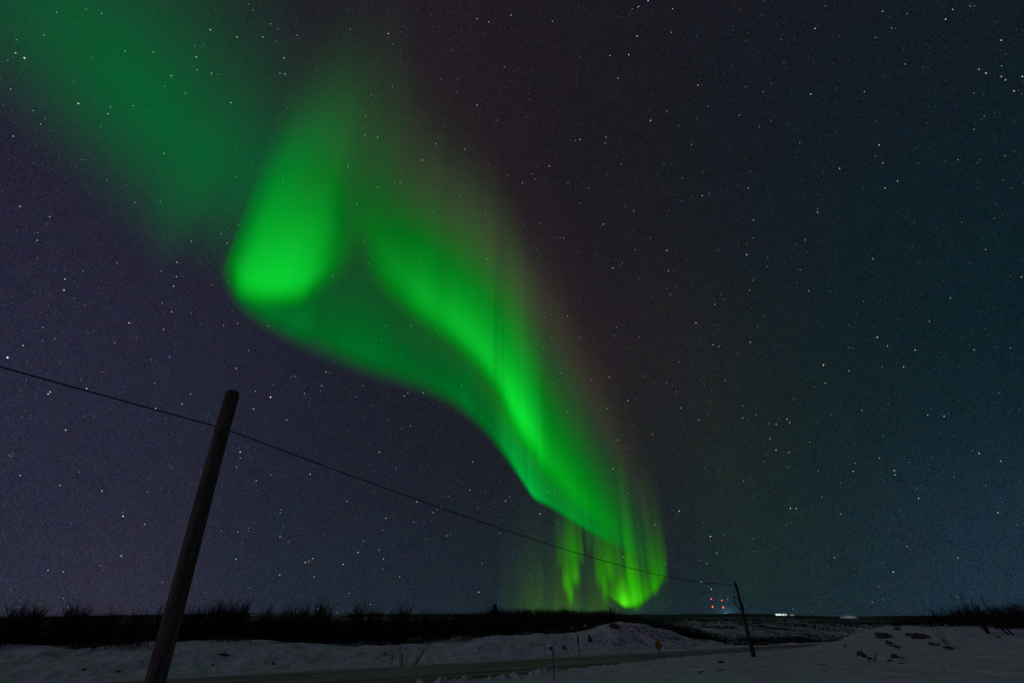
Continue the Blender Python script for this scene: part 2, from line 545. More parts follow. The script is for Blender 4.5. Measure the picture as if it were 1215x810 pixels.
az = np.concatenate([np.arange(-180, -62, 4.0), np.arange(-62, 62, 0.13), np.arange(62, 180, 4.0)])
rr = np.concatenate([np.geomspace(0.6, 14, 30)[:-1], np.arange(14, 72, 0.14), np.geomspace(72, 9000, 190)])
AZ, RR = np.meshgrid(np.radians(az), rr)
GX, GY = RR * np.sin(AZ), RR * np.cos(AZ)
GZ = ground_z(GX, GY)
GN = NX * GX + NY * GY; GT = TX * GX + TY * GY
GZ = np.where((GN > ROAD0 + 0.5) & (GN < ROAD1 - 0.3) & (np.abs(GT) < 130), GZ - 0.06, GZ)
nr, na = GX.shape
idx = np.arange(nr * na).reshape(nr, na)
nxt = np.roll(idx, -1, axis=1)
F = np.stack([idx[:-1], nxt[:-1], nxt[1:], idx[1:]], axis=-1).reshape(-1, 4)
gv = np.stack([GX, GY, GZ], -1).reshape(-1, 3)
gv = np.vstack([gv, [[0, 0, float(ground_z(0, 0))]]])
gme = np_mesh('snowy_ground', gv, F, smooth=True)
heath = np.zeros(len(gv), np.float32)
gn = NX * gv[:, 0] + NY * gv[:, 1]; gt = TX * gv[:, 0] + TY * gv[:, 1]; gr = np.hypot(gv[:, 0], gv[:, 1])
edge = 42.5 + 2.2 * fbm(gv[:, 0] * 0.35, gv[:, 1] * 0.35, 3)
heath = (sstep(gn - edge - 2.5 * sstep(gt, 8, 20), 1.0, 3.2) * (1 - sstep(gn, 64, 70)) * (1 - sstep(gt, 60, 68))).astype(np.float32)
ridge = sstep(gr, 1350, 1650) * 0.97
gaz = np.degrees(np.arctan2(gv[:, 0], gv[:, 1]))
west = sstep(gr, 90, 160) * (1 - sstep(gaz, 6, 14)) * 0.93
bn = np.clip(fbm(gv[:, 0] * 0.02, gv[:, 1] * 0.004, 4) * 1.6 + 0.75, 0, 1)
band = (np.exp(-((gr - 880) / 100) ** 2) * 0.95 + np.exp(-((gr - 440) / 90) ** 2) * 0.95 + sstep(gr, 70, 85) * (1 - sstep(gr, 150, 230)) * 0.9) * bn
ridge = ridge * (1 - 0.95 * sstep(fbm(gaz * 0.22 + 3, gr * 0.002, 3), 0.10, 0.25) * (1 - sstep(gaz, -8, -3)))
heath = np.clip(np.maximum.reduce([heath, ridge, west * (1 - sstep(gr, 1200, 1500)), band]), 0, 1)
a = gme.attributes.new('heath', 'FLOAT', 'POINT'); a.data.foreach_set('value', heath.astype(np.float32))
ground = mesh_obj('ground', gme, M_SNOW); tag(ground, kind='structure')

# the road: a sheet of packed brown snow, rutted by wheels
tt = np.concatenate([np.arange(-70, 70, 0.25), np.arange(70, 130, 2.0)])
nn = np.linspace(ROAD0 + 0.25, ROAD1 + 0.05, 57)
T2, N2 = np.meshgrid(tt, nn)
EDGE = 0.35 * fbm(T2 * 0.25, N2 * 0.02, 3) * (np.abs(N2 - 27.5) > 3.9)
N2 = N2 + EDGE
RX, RY = T2 * TX + N2 * NX, T2 * TY + N2 * NY
lane = N2 - 27.5
rut = sum(np.exp(-((lane - q) / 0.32) ** 2) for q in (-3.0, -1.4, 1.2, 2.8))
RZ = 0.015 + 0.035 * fbm(T2 * 0.4, N2 * 1.6, 3) - 0.035 * rut + 0.05 * (1 - rut) * np.abs(fbm(T2 * 0.2, N2 * 0.9, 2))
idx = np.arange(T2.size).reshape(T2.shape)
F = np.stack([idx[:-1, :-1], idx[:-1, 1:], idx[1:, 1:], idx[1:, :-1]], -1).reshape(-1, 4)
rme = np_mesh('packed_road', np.stack([RX, RY, RZ], -1).reshape(-1, 3), F, smooth=True)
uvl = rme.uv_layers.new(name='UVMap')
li = np.zeros(len(rme.loops), np.int32); rme.loops.foreach_get('vertex_index', li)
uvl.data.foreach_set('uv', np.stack([T2.ravel()[li], N2.ravel()[li]], -1).astype(np.float32).ravel())
ra_ = rme.attributes.new('rut', 'FLOAT', 'POINT')
rv = np.exp(-((lane + 3.0) / 0.5) ** 2) * 0.8 + np.exp(-((lane + 1.4) / 0.35) ** 2) * 0.6 + np.exp(-((lane - 1.2) / 0.3) ** 2) * 0.35 + np.exp(-((lane - 2.8) / 0.3) ** 2) * 0.3
rv = np.clip(1.35 * rv * (0.75 + 1.3 * fbm(T2 * 0.12, N2 * 1.2, 4)), 0, 0.95)
ra_.data.foreach_set('value', rv.ravel().astype(np.float32))
road = mesh_obj('road', rme, M_ROAD); tag(road, kind='structure')

# ------------------------------------------------------------------ aurora: curtains of light, lower rim about 3 km up (scaled)
A_V, A_F, A_C = [], [], []
GREEN = np.array([0.006, 1.0, 0.055]); LOWGREEN = np.array([0.150, 1.0, 0.012]); OLIVE = np.array([0.30, 0.80, 0.22])
H0 = 3000.0
TEALGREEN = np.array([0.0, 1.0, 0.22])


def catmull(P, step):
    P = np.asarray(P, float)
    out = []
    for i in range(len(P) - 1):
        p0 = P[max(i - 1, 0)]; p1 = P[i]; p2 = P[i + 1]; p3 = P[min(i + 2, len(P) - 1)]
        m = max(2, int(np.hypot(*(p2 - p1)[:2]) / step))
        for s in np.linspace(0, 1, m, endpoint=False):
            q = 0.5 * ((2 * p1) + (-p0 + p2) * s + (2 * p0 - 5 * p1 + 4 * p2 - p3) * s * s + (-p0 + 3 * p1 - 3 * p2 + p3) * s ** 3)
            lin = p1 + (p2 - p1) * s
            q[2:] = lin[2:]
            out.append(q)
    out.append(P[-1])
    return np.array(out)


def smooth1(a, k):
    if k < 2: return a
    ker = np.hanning(k + 2)[1:-1]; ker /= ker.sum()
    pad = np.pad(a, (k, k), mode='edge')
    return np.convolve(pad, ker, 'same')[k:-k]


def curtain(pts, colors, rays=(0.0, 12.0), rays2=(0.0, 4.0), seed=0, span=3.6, power=1.0, olive=1.0, sm=9):
    """pts rows: sky position of the lower rim (photo chart x, y), brightness, rise in degrees, fade in degrees"""
    Q = catmull(pts, 2.0)
    for c in (2, 3, 4):
        Q[:, c] = smooth1(Q[:, c], sm)
    Q[0, 2] = 0; Q[-1, 2] = 0
    m = len(Q)
    s = np.concatenate([[0], np.cumsum(np.hypot(*np.diff(Q[:, :2], axis=0).T))])
    loc = 0.50 + 0.50 * sstep(Q[:, 0], 520, 610)
    ray = 1 + loc * rays[0] * 2 * vnoise(s / rays[1] + seed * 31.7, np.full(m, seed * 3.1)) + loc * rays2[0] * 2 * vnoise(s / rays2[1] + seed * 11.7, np.full(m, seed * 5.3 + 9))
    ray = np.clip(ray, 0.05, None)
    rows = 46
    q = np.linspace(0, 1, rows) ** 1.7
    V = np.zeros((rows, m, 3)); C = np.zeros((rows, m, 3))
    for j in range(m):
        d = direction(Q[j, 0], Q[j, 1])
        h = math.hypot(d[0], d[1]); el = math.atan2(d[2], h)
        I, rise, fade = Q[j, 2:5]
        el0 = el - R(rise) * 0.5
        D = min(H0 / math.tan(max(el, 0.02)), 60000.0)
        top = rise + span * fade
        de = q * top
        e = np.minimum(el0 + np.radians(de), R(87))
        V[:, j, 0] = d[0] / h * D; V[:, j, 1] = d[1] / h * D
        V[:, j, 2] = CAM_Z + D * np.tan(e)
        p = sstep(de, 0, rise) * np.exp(-np.power(np.maximum(de - rise * 0.5, 0) / fade, power))
        p = p * (1 - sstep(de, top * 0.7, top))
        mixv = sstep(de, rise + 0.6 * fade, rise + 2.4 * fade)[:, None] * olive
        col = colors[0] * (1 - mixv) + colors[1] * mixv
        C[:, j] = col * (I * ray[j] * p)[:, None]
    off = sum(len(v) for v in A_V)
    idx = np.arange(rows * m).reshape(rows, m) + off
    F = np.stack([idx[:-1, :-1], idx[:-1, 1:], idx[1:, 1:], idx[1:, :-1]], -1).reshape(-1, 4)
    mx = C.max(-1)
    keep = np.maximum.reduce([mx[:-1, :-1], mx[:-1, 1:], mx[1:, 1:], mx[1:, :-1]]).ravel() > 0.0006
    A_V.append(V.reshape(-1, 3)); A_C.append(C.reshape(-1, 3)); A_F.append(F[keep])


# outer dim sheet whose rim runs from the fold down to the horizon
curtain([(258, 318, 0, 2.6, 5), (270, 336, .06, 2.6, 5), (288, 358, .16, 3, 6), (325, 384, .165, 3.2, 8), (375, 408, .135, 3.6, 11), (430, 431, .14, 3.6, 10), (480, 449, .135, 3.4, 8),
         (530, 471, .13, 2.6, 8), (565, 498, .14, 2.2, 8), (595, 532, .20, 2.0, 7), (615, 562, .34, 1.3, 7), (632, 588, .48, 0.9, 6), (642, 595, .36, .8, 6), (655, 602, .20, .8, 6),
         (672, 612, .15, .8, 6), (690, 624, .22, .8, 6), (712, 637, .18, .8, 6), (735, 649, .08, .9, 5), (755, 660, .03, .9, 5), (785, 678, 0, .9, 5)],
        (np.array([0.0, 1.0, 0.10]), OLIVE), rays=(0.24, 24), rays2=(0.12, 9), seed=1, sm=11)
# the bright inner band
curtain([(404, 226, 0, 6, 7), (428, 276, .07, 6.5, 6.5), (450, 320, .20, 6, 6), (490, 358, .37, 5.2, 5.8), (530, 388, .45, 4.8, 5.8), (560, 414, .45, 4.8, 6), (590, 452, .47, 4.8, 6.6),
         (608, 488, .58, 4.8, 6.8), (622, 512, .70, 4.6, 6.8), (634, 528, .56, 4.4, 6.8), (648, 552, .25, 3.8, 7.5), (680, 590, .17, 3, 7.5), (706, 613, .13, 2.4, 6.5), (732, 634, .06, 2, 6), (755, 652, .02, 2, 6), (775, 664, 0, 2, 6)],
        (GREEN, OLIVE), rays=(0.24, 26), rays2=(0.09, 9), seed=2, sm=9)
# wide soft glow around the band
curtain([(440, 300, 0, 7, 9), (490, 380, .05, 7, 9), (545, 420, .06, 7, 8), (600, 500, .09, 7, 8), (650, 566, .08, 7, 8), (700, 625, .025, 4, 8), (740, 652, .015, 4, 7), (790, 685, 0, 4, 7)],
        (np.array([0.08, 1.0, 0.10]), OLIVE), seed=12, sm=21, rays=(.12, 14))
# the bright fold on the left
curtain([(266, 312, 0, 3.0, 9.5), (276, 328, .20, 3.0, 10), (286, 342, .42, 3.0, 10.5), (304, 349, .50, 3.4, 11), (332, 351, .54, 3.6, 11), (356, 349, .45, 3.8, 11), (374, 338, .28, 4, 10.5), (394, 326, .13, 6, 9),
         (414, 308, .06, 7, 8), (436, 286, .025, 7, 8), (460, 256, 0, 7, 8)],
        (GREEN, OLIVE), rays=(0.06, 40), seed=3, power=1.8, olive=.6, sm=13)
# wide faint glow in the upper left
curtain([(-140, -90, 0, 12, 12), (-60, 0, .045, 12, 12), (20, 60, .085, 12, 12), (100, 130, .105, 13, 12), (160, 185, .110, 14, 12), (200, 226, .105, 14, 13), (240, 244, .100, 15, 12),
         (285, 258, .100, 16, 11), (335, 235, .095, 15, 10), (375, 198, .065, 12, 9), (425, 200, .028, 11, 8), (475, 215, 0, 9, 8)],
        (TEALGREEN, OLIVE), rays=(0.07, 45), seed=4, power=1.9, olive=0.12, sm=41)
# brighter ray in it
curtain([(166, 246, 0, 7, 8), (184, 272, .016, 8, 9), (204, 286, .024, 9, 9), (222, 280, .016, 8, 9), (246, 250, 0, 7, 8)], (TEALGREEN, OLIVE), seed=5, power=1.4, olive=.3, sm=19)
# loop above the horizon: its lit rim, then single rays standing on it
curtain([(716, 700, 0, .6, 1.0), (724, 707, .14, .6, 1.1), (732, 713, .40, .6, 1.3), (740, 718, .66, .7, 1.5), (748, 718.5, .48, .7, 1.5), (758, 716, .30, .8, 1.4), (768, 709, .17, .9, 1.3), (778, 700, .20, 1.0, 1.5), (786, 687, .12, 1.2, 1.8), (791, 670, .03, 1, 3), (792, 652, 0, 1, 3)],
        (LOWGREEN, LOWGREEN), rays=(0.32, 11), rays2=(0.2, 5), seed=6, olive=0, sm=5)


def ray(x, y, w, I, rise, fade, col=LOWGREEN, skew=0.0, power=1.0):
    g = [(x + w * q, y + skew * q - abs(q) * 3.0, I * math.exp(-2.2 * q * q) if abs(q) < 1 else 0, rise, fade) for q in (-1, -.66, -.33, 0, .33, .66, 1)]
    curtain(g, (col, OLIVE), seed=x, olive=.7, sm=5, power=power)


for (x_, y_, w_, I_, ri_, fa_) in ((732, 712, 9, .10, 1.0, 1.6), (754, 714, 9, .36, 2.4, 4.4), (767, 708, 6, .12, 1.4, 3.6), (777, 701, 7, .16, 1.4, 3.6), (785, 686, 10, .08, 2.2, 3.6), (742, 716, 6, .30, 1.2, 1.0),
                                   (672, 697, 6, .26, 2.2, 1.9), (677, 712, 5, .26, 1.8, 2.4), (683, 690, 7, .26, 1.8, 2.3), (679, 660, 13, .10, 2.5, 4.5),
                                   (664, 668, 5, .07, 2.5, 3.0), (690, 664, 4, .10, 2.0, 3.0), (699, 650, 5, .05, 2, 3), (747, 690, 4, .14, 2.0, 2.4), (761, 712, 4, .16, 1.4, 2.6), (711, 690, 6, .15, 2.8, 3.2), (718, 706, 5, .20, 3.0, 3.2), (724, 684, 8, .20, 2.6, 3.4), (733, 668, 8, .10, 2.4, 3.4)):
    ray(x_, y_, w_, I_ * 1.35, ri_, fa_)
# thin veil of light between rays and horizon
curtain([(590, 722, 0, 2, 4), (620, 728, .030, 2, 4.5), (652, 731, .075, 2, 4), (690, 731, .050, 2, 4), (715, 728, .060, 2, 4), (745, 726, .03, 2, 4), (800, 722, 0, 2, 4)],
        (np.array([0.38, 1.0, 0.06]), OLIVE), rays=(0.4, 11), rays2=(0.2, 5), seed=9, sm=15)
# red upper border
RED = np.array([1.0, 0.30, 0.24])
curtain([(300, 90, 0, 10, 9), (400, 170, .008, 10, 9), (500, 240, .013, 10, 9), (570, 300, .017, 10, 9), (640, 380, .021, 9, 8), (690, 460, .021, 9, 8), (730, 540, .019, 8, 7), (765, 610, .012, 7, 6), (805, 670, 0, 6, 6)],
        (RED, RED), rays=(0.20, 24), seed=10, olive=0, sm=21)
# very weak green and red columns far to the right
curtain([(830, 690, 0, 8, 12), (860, 700, .003, 8, 13), (900, 705, .0045, 8, 14), (950, 700, .003, 8, 13), (1010, 690, 0, 8, 12)], (np.array([0.55, 1.0, 0.15]), np.array([0.7, 0.9, 0.3])), rays=(0.35, 18), seed=13, sm=21)

av = np.vstack(A_V); ac = np.vstack(A_C); af = np.vstack(A_F)
used = np.unique(af); remap = np.zeros(len(av), int); remap[used] = np.arange(len(used))
ame = np_mesh('aurora', av[used], remap[af], smooth=True)
ca = ame.attributes.new('glow', 'FLOAT_COLOR', 'POINT')
ca.data.foreach_set('color', np.hstack([ac[used], np.ones((len(used), 1))]).astype(np.float32).ravel())
M_AURORA = glow_material('aurora_light')
aurora = mesh_obj('aurora', ame, M_AURORA)
tag(aurora, 'bright green aurora curtain sweeping from upper left down to the snowy horizon', 'aurora', kind='stuff')

# ------------------------------------------------------------------ stars
star_px = [(29, 69, 3, 0), (93, 123, 2.4, 1), (131, 127, 1.5, 0), (67, 15, 1.2, 0), (52, 42, 1.2, 0), (203, 90, 1.8, 1), (233, 68, 1.8, 1), (234, 83, 1.2, 0), (251, 87, 1.5, 1), (274, 122, 1.6, 1),
           (182, 62, 1.2, 1), (281, 44, 1.6, 1), (312, 44, 1.3, 1), (337, 69, 1.6, 1), (338, 88, 1.4, 1), (433, 160, 1.4, 1), (448, 163, 1.4, 1), (501, 190, 1.8, 1), (393, 268, 1.4, 2), (395, 327, 1.5, 2),
           (437, 313, 1.6, 2), (153, 383, 2.0, 1), (77, 331, 1.8, 2), (76, 344, 2.0, 1), (210, 311, 1.6, 1), (9, 424, 3.2, 1), (321, 471, 3.2, 1), (303, 464, 1.6, 0), (301, 485, 1.6, 1), (285, 536, 2.2, 1), (285, 543, 1.1, 0),
           (216, 479, 1.6, 1), (226, 467, 1.5, 0), (78, 510, 1.8, 1), (146, 612, 2.2, 1), (121, 582, 1.4, 1), (144, 659, 1.8, 2), (362, 667, 1.8, 2), (371, 662, 1.4, 2), (425, 655, 1.8, 1), (407, 669, 1.6, 1), (977, 433, 3.0, 3),
           (746, 65, 2.0, 0), (769, 1, 2.2, 0), (772, 143, 2.2, 0), (733, 93, 1.4, 0), (1170, 87, 1.6, 1), (1188, 91, 1.4, 0), (1193, 95, 1.4, 0), (1203, 108, 1.6, 0), (1213, 91, 1.8, 0), (962, 112, 1.8, 0), (967, 34, 1.5, 1),
           (1122, 23, 1.4, 1), (1188, 48, 1.4, 1), (718, 170, 1.3, 2), (719, 163, 1.3, 2), (1043, 172, 1.5, 1), (1065, 215, 1.4, 2), (1050, 223, 1.3, 1), (888, 223, 1.2, 1), (894, 261, 1.4, 2), (791, 297, 1.6, 1), (727, 318, 1.8, 1),
           (848, 361, 1.5, 2), (745, 475, 1.6, 2), (843, 636, 2.0, 1), (846, 409, 1.5, 1), (853, 411, 1.2, 1), (1041, 400, 1.8, 1), (1053, 410, 1.0, 1), (1086, 415, 1.6, 2), (934, 497, 1.4, 1), (1072, 435, 1.3, 1), (937, 501, 1.3, 1), (921, 503, 1.3, 1),
           (1061, 558, 1.6, 1), (1062, 563, 1.3, 1), (568, 702, 1.8, 2), (651, 583, 1.6, 2), (691, 560, 1.2, 2), (844, 698.5, 1.6, 2), (1184, 608, 1.2, 1), (1090, 591, 1.4, 1), (502, 466, 1.6, 1), (484, 466, 1.0, 1), (487, 505, 1.0, 1), (655, 455, 1.4, 1),
           (280, 663, 1.4, 1), (57, 676, 1.2, 1), (1060, 678, 1.6, 1), (990, 661, 1.1, 2), (366, 666, 1.2, 2), (832, 690, 1.2, 1)]
TINT = [np.array([0.62, 0.78, 1.0]), np.array([1.0, 0.98, 0.94]), np.array([1.0, 0.84, 0.60]), np.array([1.0, 0.50, 0.32])]
SD, SS, SC = [], [], []
for (x, y, b, t) in star_px:
    SD.append(direction(x, y)); SS.append(0.27 + 0.130 * b); SC.append(TINT[t] * min(0.30 + 0.30 * b, 1.25))
nfaint = 18000
while nfaint > 0:
    z = random.uniform(0.0, 1.0); ph = random.uniform(-math.pi, math.pi)
    q = math.sqrt(1 - z * z); d = np.array([q * math.sin(ph), q * math.cos(ph), z])
    left = max(0.0, -d[0]) * (1 - d[2])
    if random.random() > 0.50 + 0.7 * left: continue
    u = random.random()
    mag = u ** 11
    SD.append(d)
    SS.append(0.21 + 0.26 * mag)
    tint = TINT[random.choices((0, 1, 2, 3), (3, 5, 2, .3))[0]]
    SC.append(tint * (0.10 + 0.26 * random.random() ** 2 + 0.80 * mag) * (0.45 + 0.55 * min(1, z * 5)))
    nfaint -= 1
SD = np.array(SD); SS = np.array(SS); SC = np.array(SC)
RS = 100000.0
octv = np.array([[1, 0, 0], [-1, 0, 0], [0, 1, 0], [0, -1, 0], [0, 0, 1], [0, 0, -1]], float)
octf = np.array([[0, 2, 4], [2, 1, 4], [1, 3, 4], [3, 0, 4], [2, 0, 5], [1, 2, 5], [3, 1, 5], [0, 3, 5]])
rad = SS * RS / 500.0
sv = (SD * RS)[:, None, :] + octv[None] * rad[:, None, None]
sf = octf[None] + (np.arange(len(SD)) * 6)[:, None, None]
sme = np_mesh('stars', sv.reshape(-1, 3), sf.reshape(-1, 3))
ca = sme.attributes.new('glow', 'FLOAT_COLOR', 'POINT')
ca.data.foreach_set('color', np.repeat(np.hstack([SC, np.ones((len(SC), 1))]), 6, axis=0).astype(np.float32).ravel())
stars = mesh_obj('stars', sme, star_material())
tag(stars, 'small white, blue and amber stars scattered over the whole night sky', 'stars', kind='stuff')

# ------------------------------------------------------------------ utility poles and cable
P1 = place(264.0, 505, 7.6)
P1base = Vector((P1.x, P1.y, P1.z))


def project(p):
    x, y, z = p[0], p[1], p[2] - CAM_Z
    zc = y * CP + z * SP
    return 607.5 + FPX * x / zc, 405 - FPX * (-y * SP + z * CP) / zc


# near pole
foot_dir = direction(182, 810); hd = math.hypot(foot_dir[0], foot_dir[1])
foot_mid = np.array([foot_dir[0] / hd * 7.6, foot_dir[1] / hd * 7.6, CAM_Z + foot_dir[2] / hd * 7.6])
top_dir = direction(276.2, 470.5); th = math.hypot(top_dir[0], top_dir[1])
top_pt = np.array([top_dir[0] / th * 7.6, top_dir[1] / th * 7.6, CAM_Z + top_dir[2] / th * 7.6])
lean = (top_pt - foot_mid) / (top_pt[2] - foot_mid[2])
gz = float(ground_z(foot_mid[0], foot_mid[1]))
base_pt = foot_mid + lean * (gz - 0.15 - foot_mid[2])
pole1 = empty('utility_pole', (base_pt[0], base_pt[1], gz))
tag(pole1, 'tall thick weathered wooden pole with rounded top standing close, before the thicket', 'utility pole', 'wooden utility poles carrying the cable')
hgt = top_pt[2] - base_pt[2]
o3 = np.array([base_pt[0], base_pt[1], gz])
pts, rad = [], []
for i in range(30):
    s = i / 29
    c = base_pt + (top_pt - base_pt) * s - o3
    c[0] += 0.012 * math.sin(5 * s); c[1] += 0.010 * math.cos(4 * s)
    pts.append(c); rad.append(0.108 - 0.014 * s)
up = (top_pt - base_pt) / np.linalg.norm(top_pt - base_pt)
endp = pts[-1]
for a in (0.25, 0.5, 0.72, 0.88, 0.97):
    pts.append(endp + up * (-0.07 + 0.085 * math.sin(a * math.pi / 2) + 0.07)); rad.append(rad[29] * math.sqrt(max(1 - a ** 2.4, 0.02)))
bm_obj('post', polytube(pts, rad, 28), M_POLE, pole1)
# hook and insulator that hold the cable on the far side
att_d = direction(265.5, 508); ah = math.hypot(att_d[0], att_d[1])
att = np.array([att_d[0] / ah * 7.78, att_d[1] / ah * 7.78, CAM_Z + att_d[2] / ah * 7.78])
hk = att - o3
inw = np.array([-att_d[0] / ah, -att_d[1] / ah, 0])
bm_obj('hook', polytube([hk + inw * 0.13 + [0, 0, -0.09], hk + inw * 0.02 + [0, 0, -0.09], hk + [0, 0, -0.06], hk + [0, 0, -0.01]], [0.009] * 4, 8), M_METAL, pole1)
bm_obj('insulator', polytube([hk + [0, 0, -0.055], hk + [0, 0, -0.04], hk + [0, 0, -0.02], hk + [0, 0, -0.012], hk + [0, 0, 0.012], hk + [0, 0, 0.02]], [0.02, 0.03, 0.03, 0.018, 0.018, 0.025], 12), M_GLASSI, pole1)

# far pole: crooked stick spliced to a short stub
D2 = 37.5


def at_range(x, y, dist):
    d = direction(x, y); h = math.hypot(d[0], d[1])
    return np.array([d[0] / h * dist, d[1] / h * dist, CAM_Z + d[2] / h * dist])


b2 = at_range(893.5, 778, D2)
gz2 = float(ground_z(b2[0], b2[1]))
pole2 = empty('utility_pole', (b2[0], b2[1], gz2))
tag(pole2, 'thin crooked distant pole with coiled cable standing on snow beside the road', 'utility pole', 'wooden utility poles carrying the cable')
o2 = np.array([b2[0], b2[1], gz2])
ppx = [(872.3, 690.5), (875.2, 701), (878, 712), (881.2, 725), (884, 737), (886.4, 747), (889, 757), (891.2, 767)]
pp = [at_range(x, y, D2) - o2 for x, y in ppx][::-1]
bm_obj('post', polytube(pp, [0.11, 0.105, 0.10, 0.095, 0.09, 0.085, 0.08, 0.076], 14), M_DARKWOOD, pole2)
stub = [at_range(x, y, D2 - 0.2) - o2 for x, y in ((894.2, 778.5), (893.6, 776), (892, 768), (890.6, 760))]
stub[0][2] = min(stub[0][2], -0.05)
bm_obj('stub', polytube(stub, [0.145, 0.14, 0.125, 0.105], 14), M_DARKWOOD, pole2)
# small bracket at the tip
tip = at_range(872.3, 690.3, D2) - o2
bm_obj('bracket', polytube([tip + [-0.10, 0, -0.02], tip + [0, 0, 0.04], tip + [0.03, 0, 0.10]], [0.03, 0.045, 0.03], 8), M_METAL, pole2)
# coil of spare cable
coil = []
cc = at_range(876.2, 715.5, D2 - 0.15) - o2
ux = np.array([0.93, -0.37, 0.0])
for k in range(0, 61):
    a = 2 * math.pi * k / 20.0
    w = 0.20 + 0.012 * (k // 20)
    coil.append(cc + ux * w * math.cos(a) * 0.85 + np.array([0, 0, 1.0]) * 0.37 * math.sin(a) - ux * 0.16 * math.sin(a))
bm_obj('cable_coil', polytube(coil, [0.026] * len(coil), 6), M_CABLE, pole2)
dn = [at_range(x, y, D2 - 0.12) - o2 for x, y in ((871.8, 693), (871.2, 700), (871.6, 706), (873.2, 709))]
bm_obj('down_lead', polytube(dn, [0.012] * 4, 6), M_CABLE, pole2)

# the cable itself
endB = at_range(871.8, 692.6, D2 - 0.1)
best = None
for sag in np.linspace(0.2, 2.2, 81):
    s = np.linspace(0, 1, 200)[:, None]
    L = att + (endB - att) * s; L[:, 2] -= 4 * sag * (s * (1 - s))[:, 0]
    pr = np.array([project(p) for p in L])
    e = sum(abs(np.interp(x, pr[:, 0], pr[:, 1]) - y) for x, y in ((400, 554.5), (536, 602.5), (672, 652), (780, 682)))
    if best is None or e < best[0]: best = (e, sag)
SAG = best[1]
print('cable fit', best)
lf = at_range(0, 435, 7.78)
dirA = (att[:2] - endB[:2]); dirA /= np.linalg.norm(dirA)
d0 = direction(0, 435); k0 = d0[0] / d0[1]
ss = (k0 * att[1] - att[0]) / (dirA[0] - k0 * dirA[1])
e0 = np.array([att[0] + dirA[0] * ss, att[1] + dirA[1] * ss, 0]); e0[2] = CAM_Z + e0[1] * d0[2] / d0[1]
slope = (e0[2] - att[2]) / ss
span0 = 40.0
sagk = 4 * SAG / np.linalg.norm(endB[:2] - att[:2]) ** 2
cpts = []
for s in np.linspace(26, 0, 27)[:-1]:
    cpts.append(np.array([att[0] + dirA[0] * s, att[1] + dirA[1] * s, att[2] + (slope - sagk * ss) * s + sagk * s * s]))
for s in np.linspace(0, 1, 60):
    p = att + (endB - att) * s; p = p.copy(); p[2] -= 4 * SAG * s * (1 - s); cpts.append(p)
nC = len(cpts)
cable = bm_obj('overhead_cable', polytube(cpts, [0.0085] * 27 + list(np.linspace(0.0085, 0.013, nC - 27)), 8), M_CABLE)
tag(cable, 'single black overhead cable sagging between the near pole and the distant pole', 'cable')
# stay wire on the far pole
st = at_range(876, 702, D2)
g2 = place(925, 760, D2 + 4.0)
stay = bm_obj('stay_wire', polytube([st, np.array(g2) + [0, 0, -0.05]], [0.006, 0.006], 6), M_CABLE)
tag(stay, 'thin slack stay wire running from the distant crooked pole to the snow', 'wire')

# ------------------------------------------------------------------ bare shrubs


def shrub_arrays(seed, height=1.0, stems=7, spread=0.35, lean=(0, 0), twig=1.0):
    rs = random.Random(seed)
    P0, P1, R0, R1 = [], [], [], []

    def grow(p, d, length, r, level):
        n = 4 if level == 0 else 3
        q = np.array(p, float); dd = np.array(d, float)
        for i in range(n):
            dd = dd + np.array([rs.gauss(0, .10), rs.gauss(0, .10), 0.05 + rs.gauss(0, .04)])
            dd /= np.linalg.norm(dd)
            e = q + dd * length / n
            ra = r * (1 - 0.75 * i / n); rb = r * (1 - 0.75 * (i + 1) / n)
            P0.append(q); P1.append(e); R0.append(ra); R1.append(rb)
            if level < 2 and i >= (1 if level == 0 else 0):
                for _ in range(rs.choice((1, 2, 2, 3)) if level == 0 else rs.choice((1, 1, 2))):
                    a = rs.uniform(0, 2 * math.pi); k = rs.uniform(0.45, 1.0)
                    nd = dd + k * np.array([math.cos(a), math.sin(a), 0.25])
                    nd /= np.linalg.norm(nd)
                    grow(q + (e - q) * rs.random(), nd, length * rs.uniform(0.28, 0.5) * twig, ra * 0.6, level + 1)
            q = e

    for i in range(stems):
        a = rs.uniform(0, 2 * math.pi); k = rs.uniform(0.05, spread)
        d = np.array([math.cos(a) * k + lean[0], math.sin(a) * k + lean[1], 1.0]); d /= np.linalg.norm(d)
        b = np.array([math.cos(a) * k * 0.3, math.sin(a) * k * 0.3, -0.08])
        grow(b, d, height * rs.uniform(0.6, 1.0), 0.013 * rs.uniform(0.7, 1.2), 0)
    return [np.array(q) for q in (P0, P1, R0, R1)]


SHRUB_MESH = []
for k in range(8):
    SA = shrub_arrays(100 + k, 1.0, 8, 0.34); V, F = tubes(SA[0], SA[1], SA[2] * 1.7, SA[3] * 2.2)
    me = np_mesh('shrub', V, F); me.materials.append(M_TWIG); SHRUB_MESH.append(me)


def shrub(mesh, p, scale, rz, label, group=None, name='birch_shrub', cat='shrub', sxy=1.0):
    o = bpy.data.objects.new(name, mesh)
    o.location = (p[0], p[1], p[2]); o.rotation_euler = (0, 0, rz); o.scale = (scale * sxy, scale * sxy, scale)
    link(o); tag(o, label, cat, group)
    return o


def tn(t, n):
    return t * TX + n * NX, t * TY + n * NY


def thicket_h(t, n):
    """crown height of the thicket"""
    h = 2.45 + 0.3 * sstep(t, 18, 30) + 0.2 * sstep(t, 44, 56)
    return h


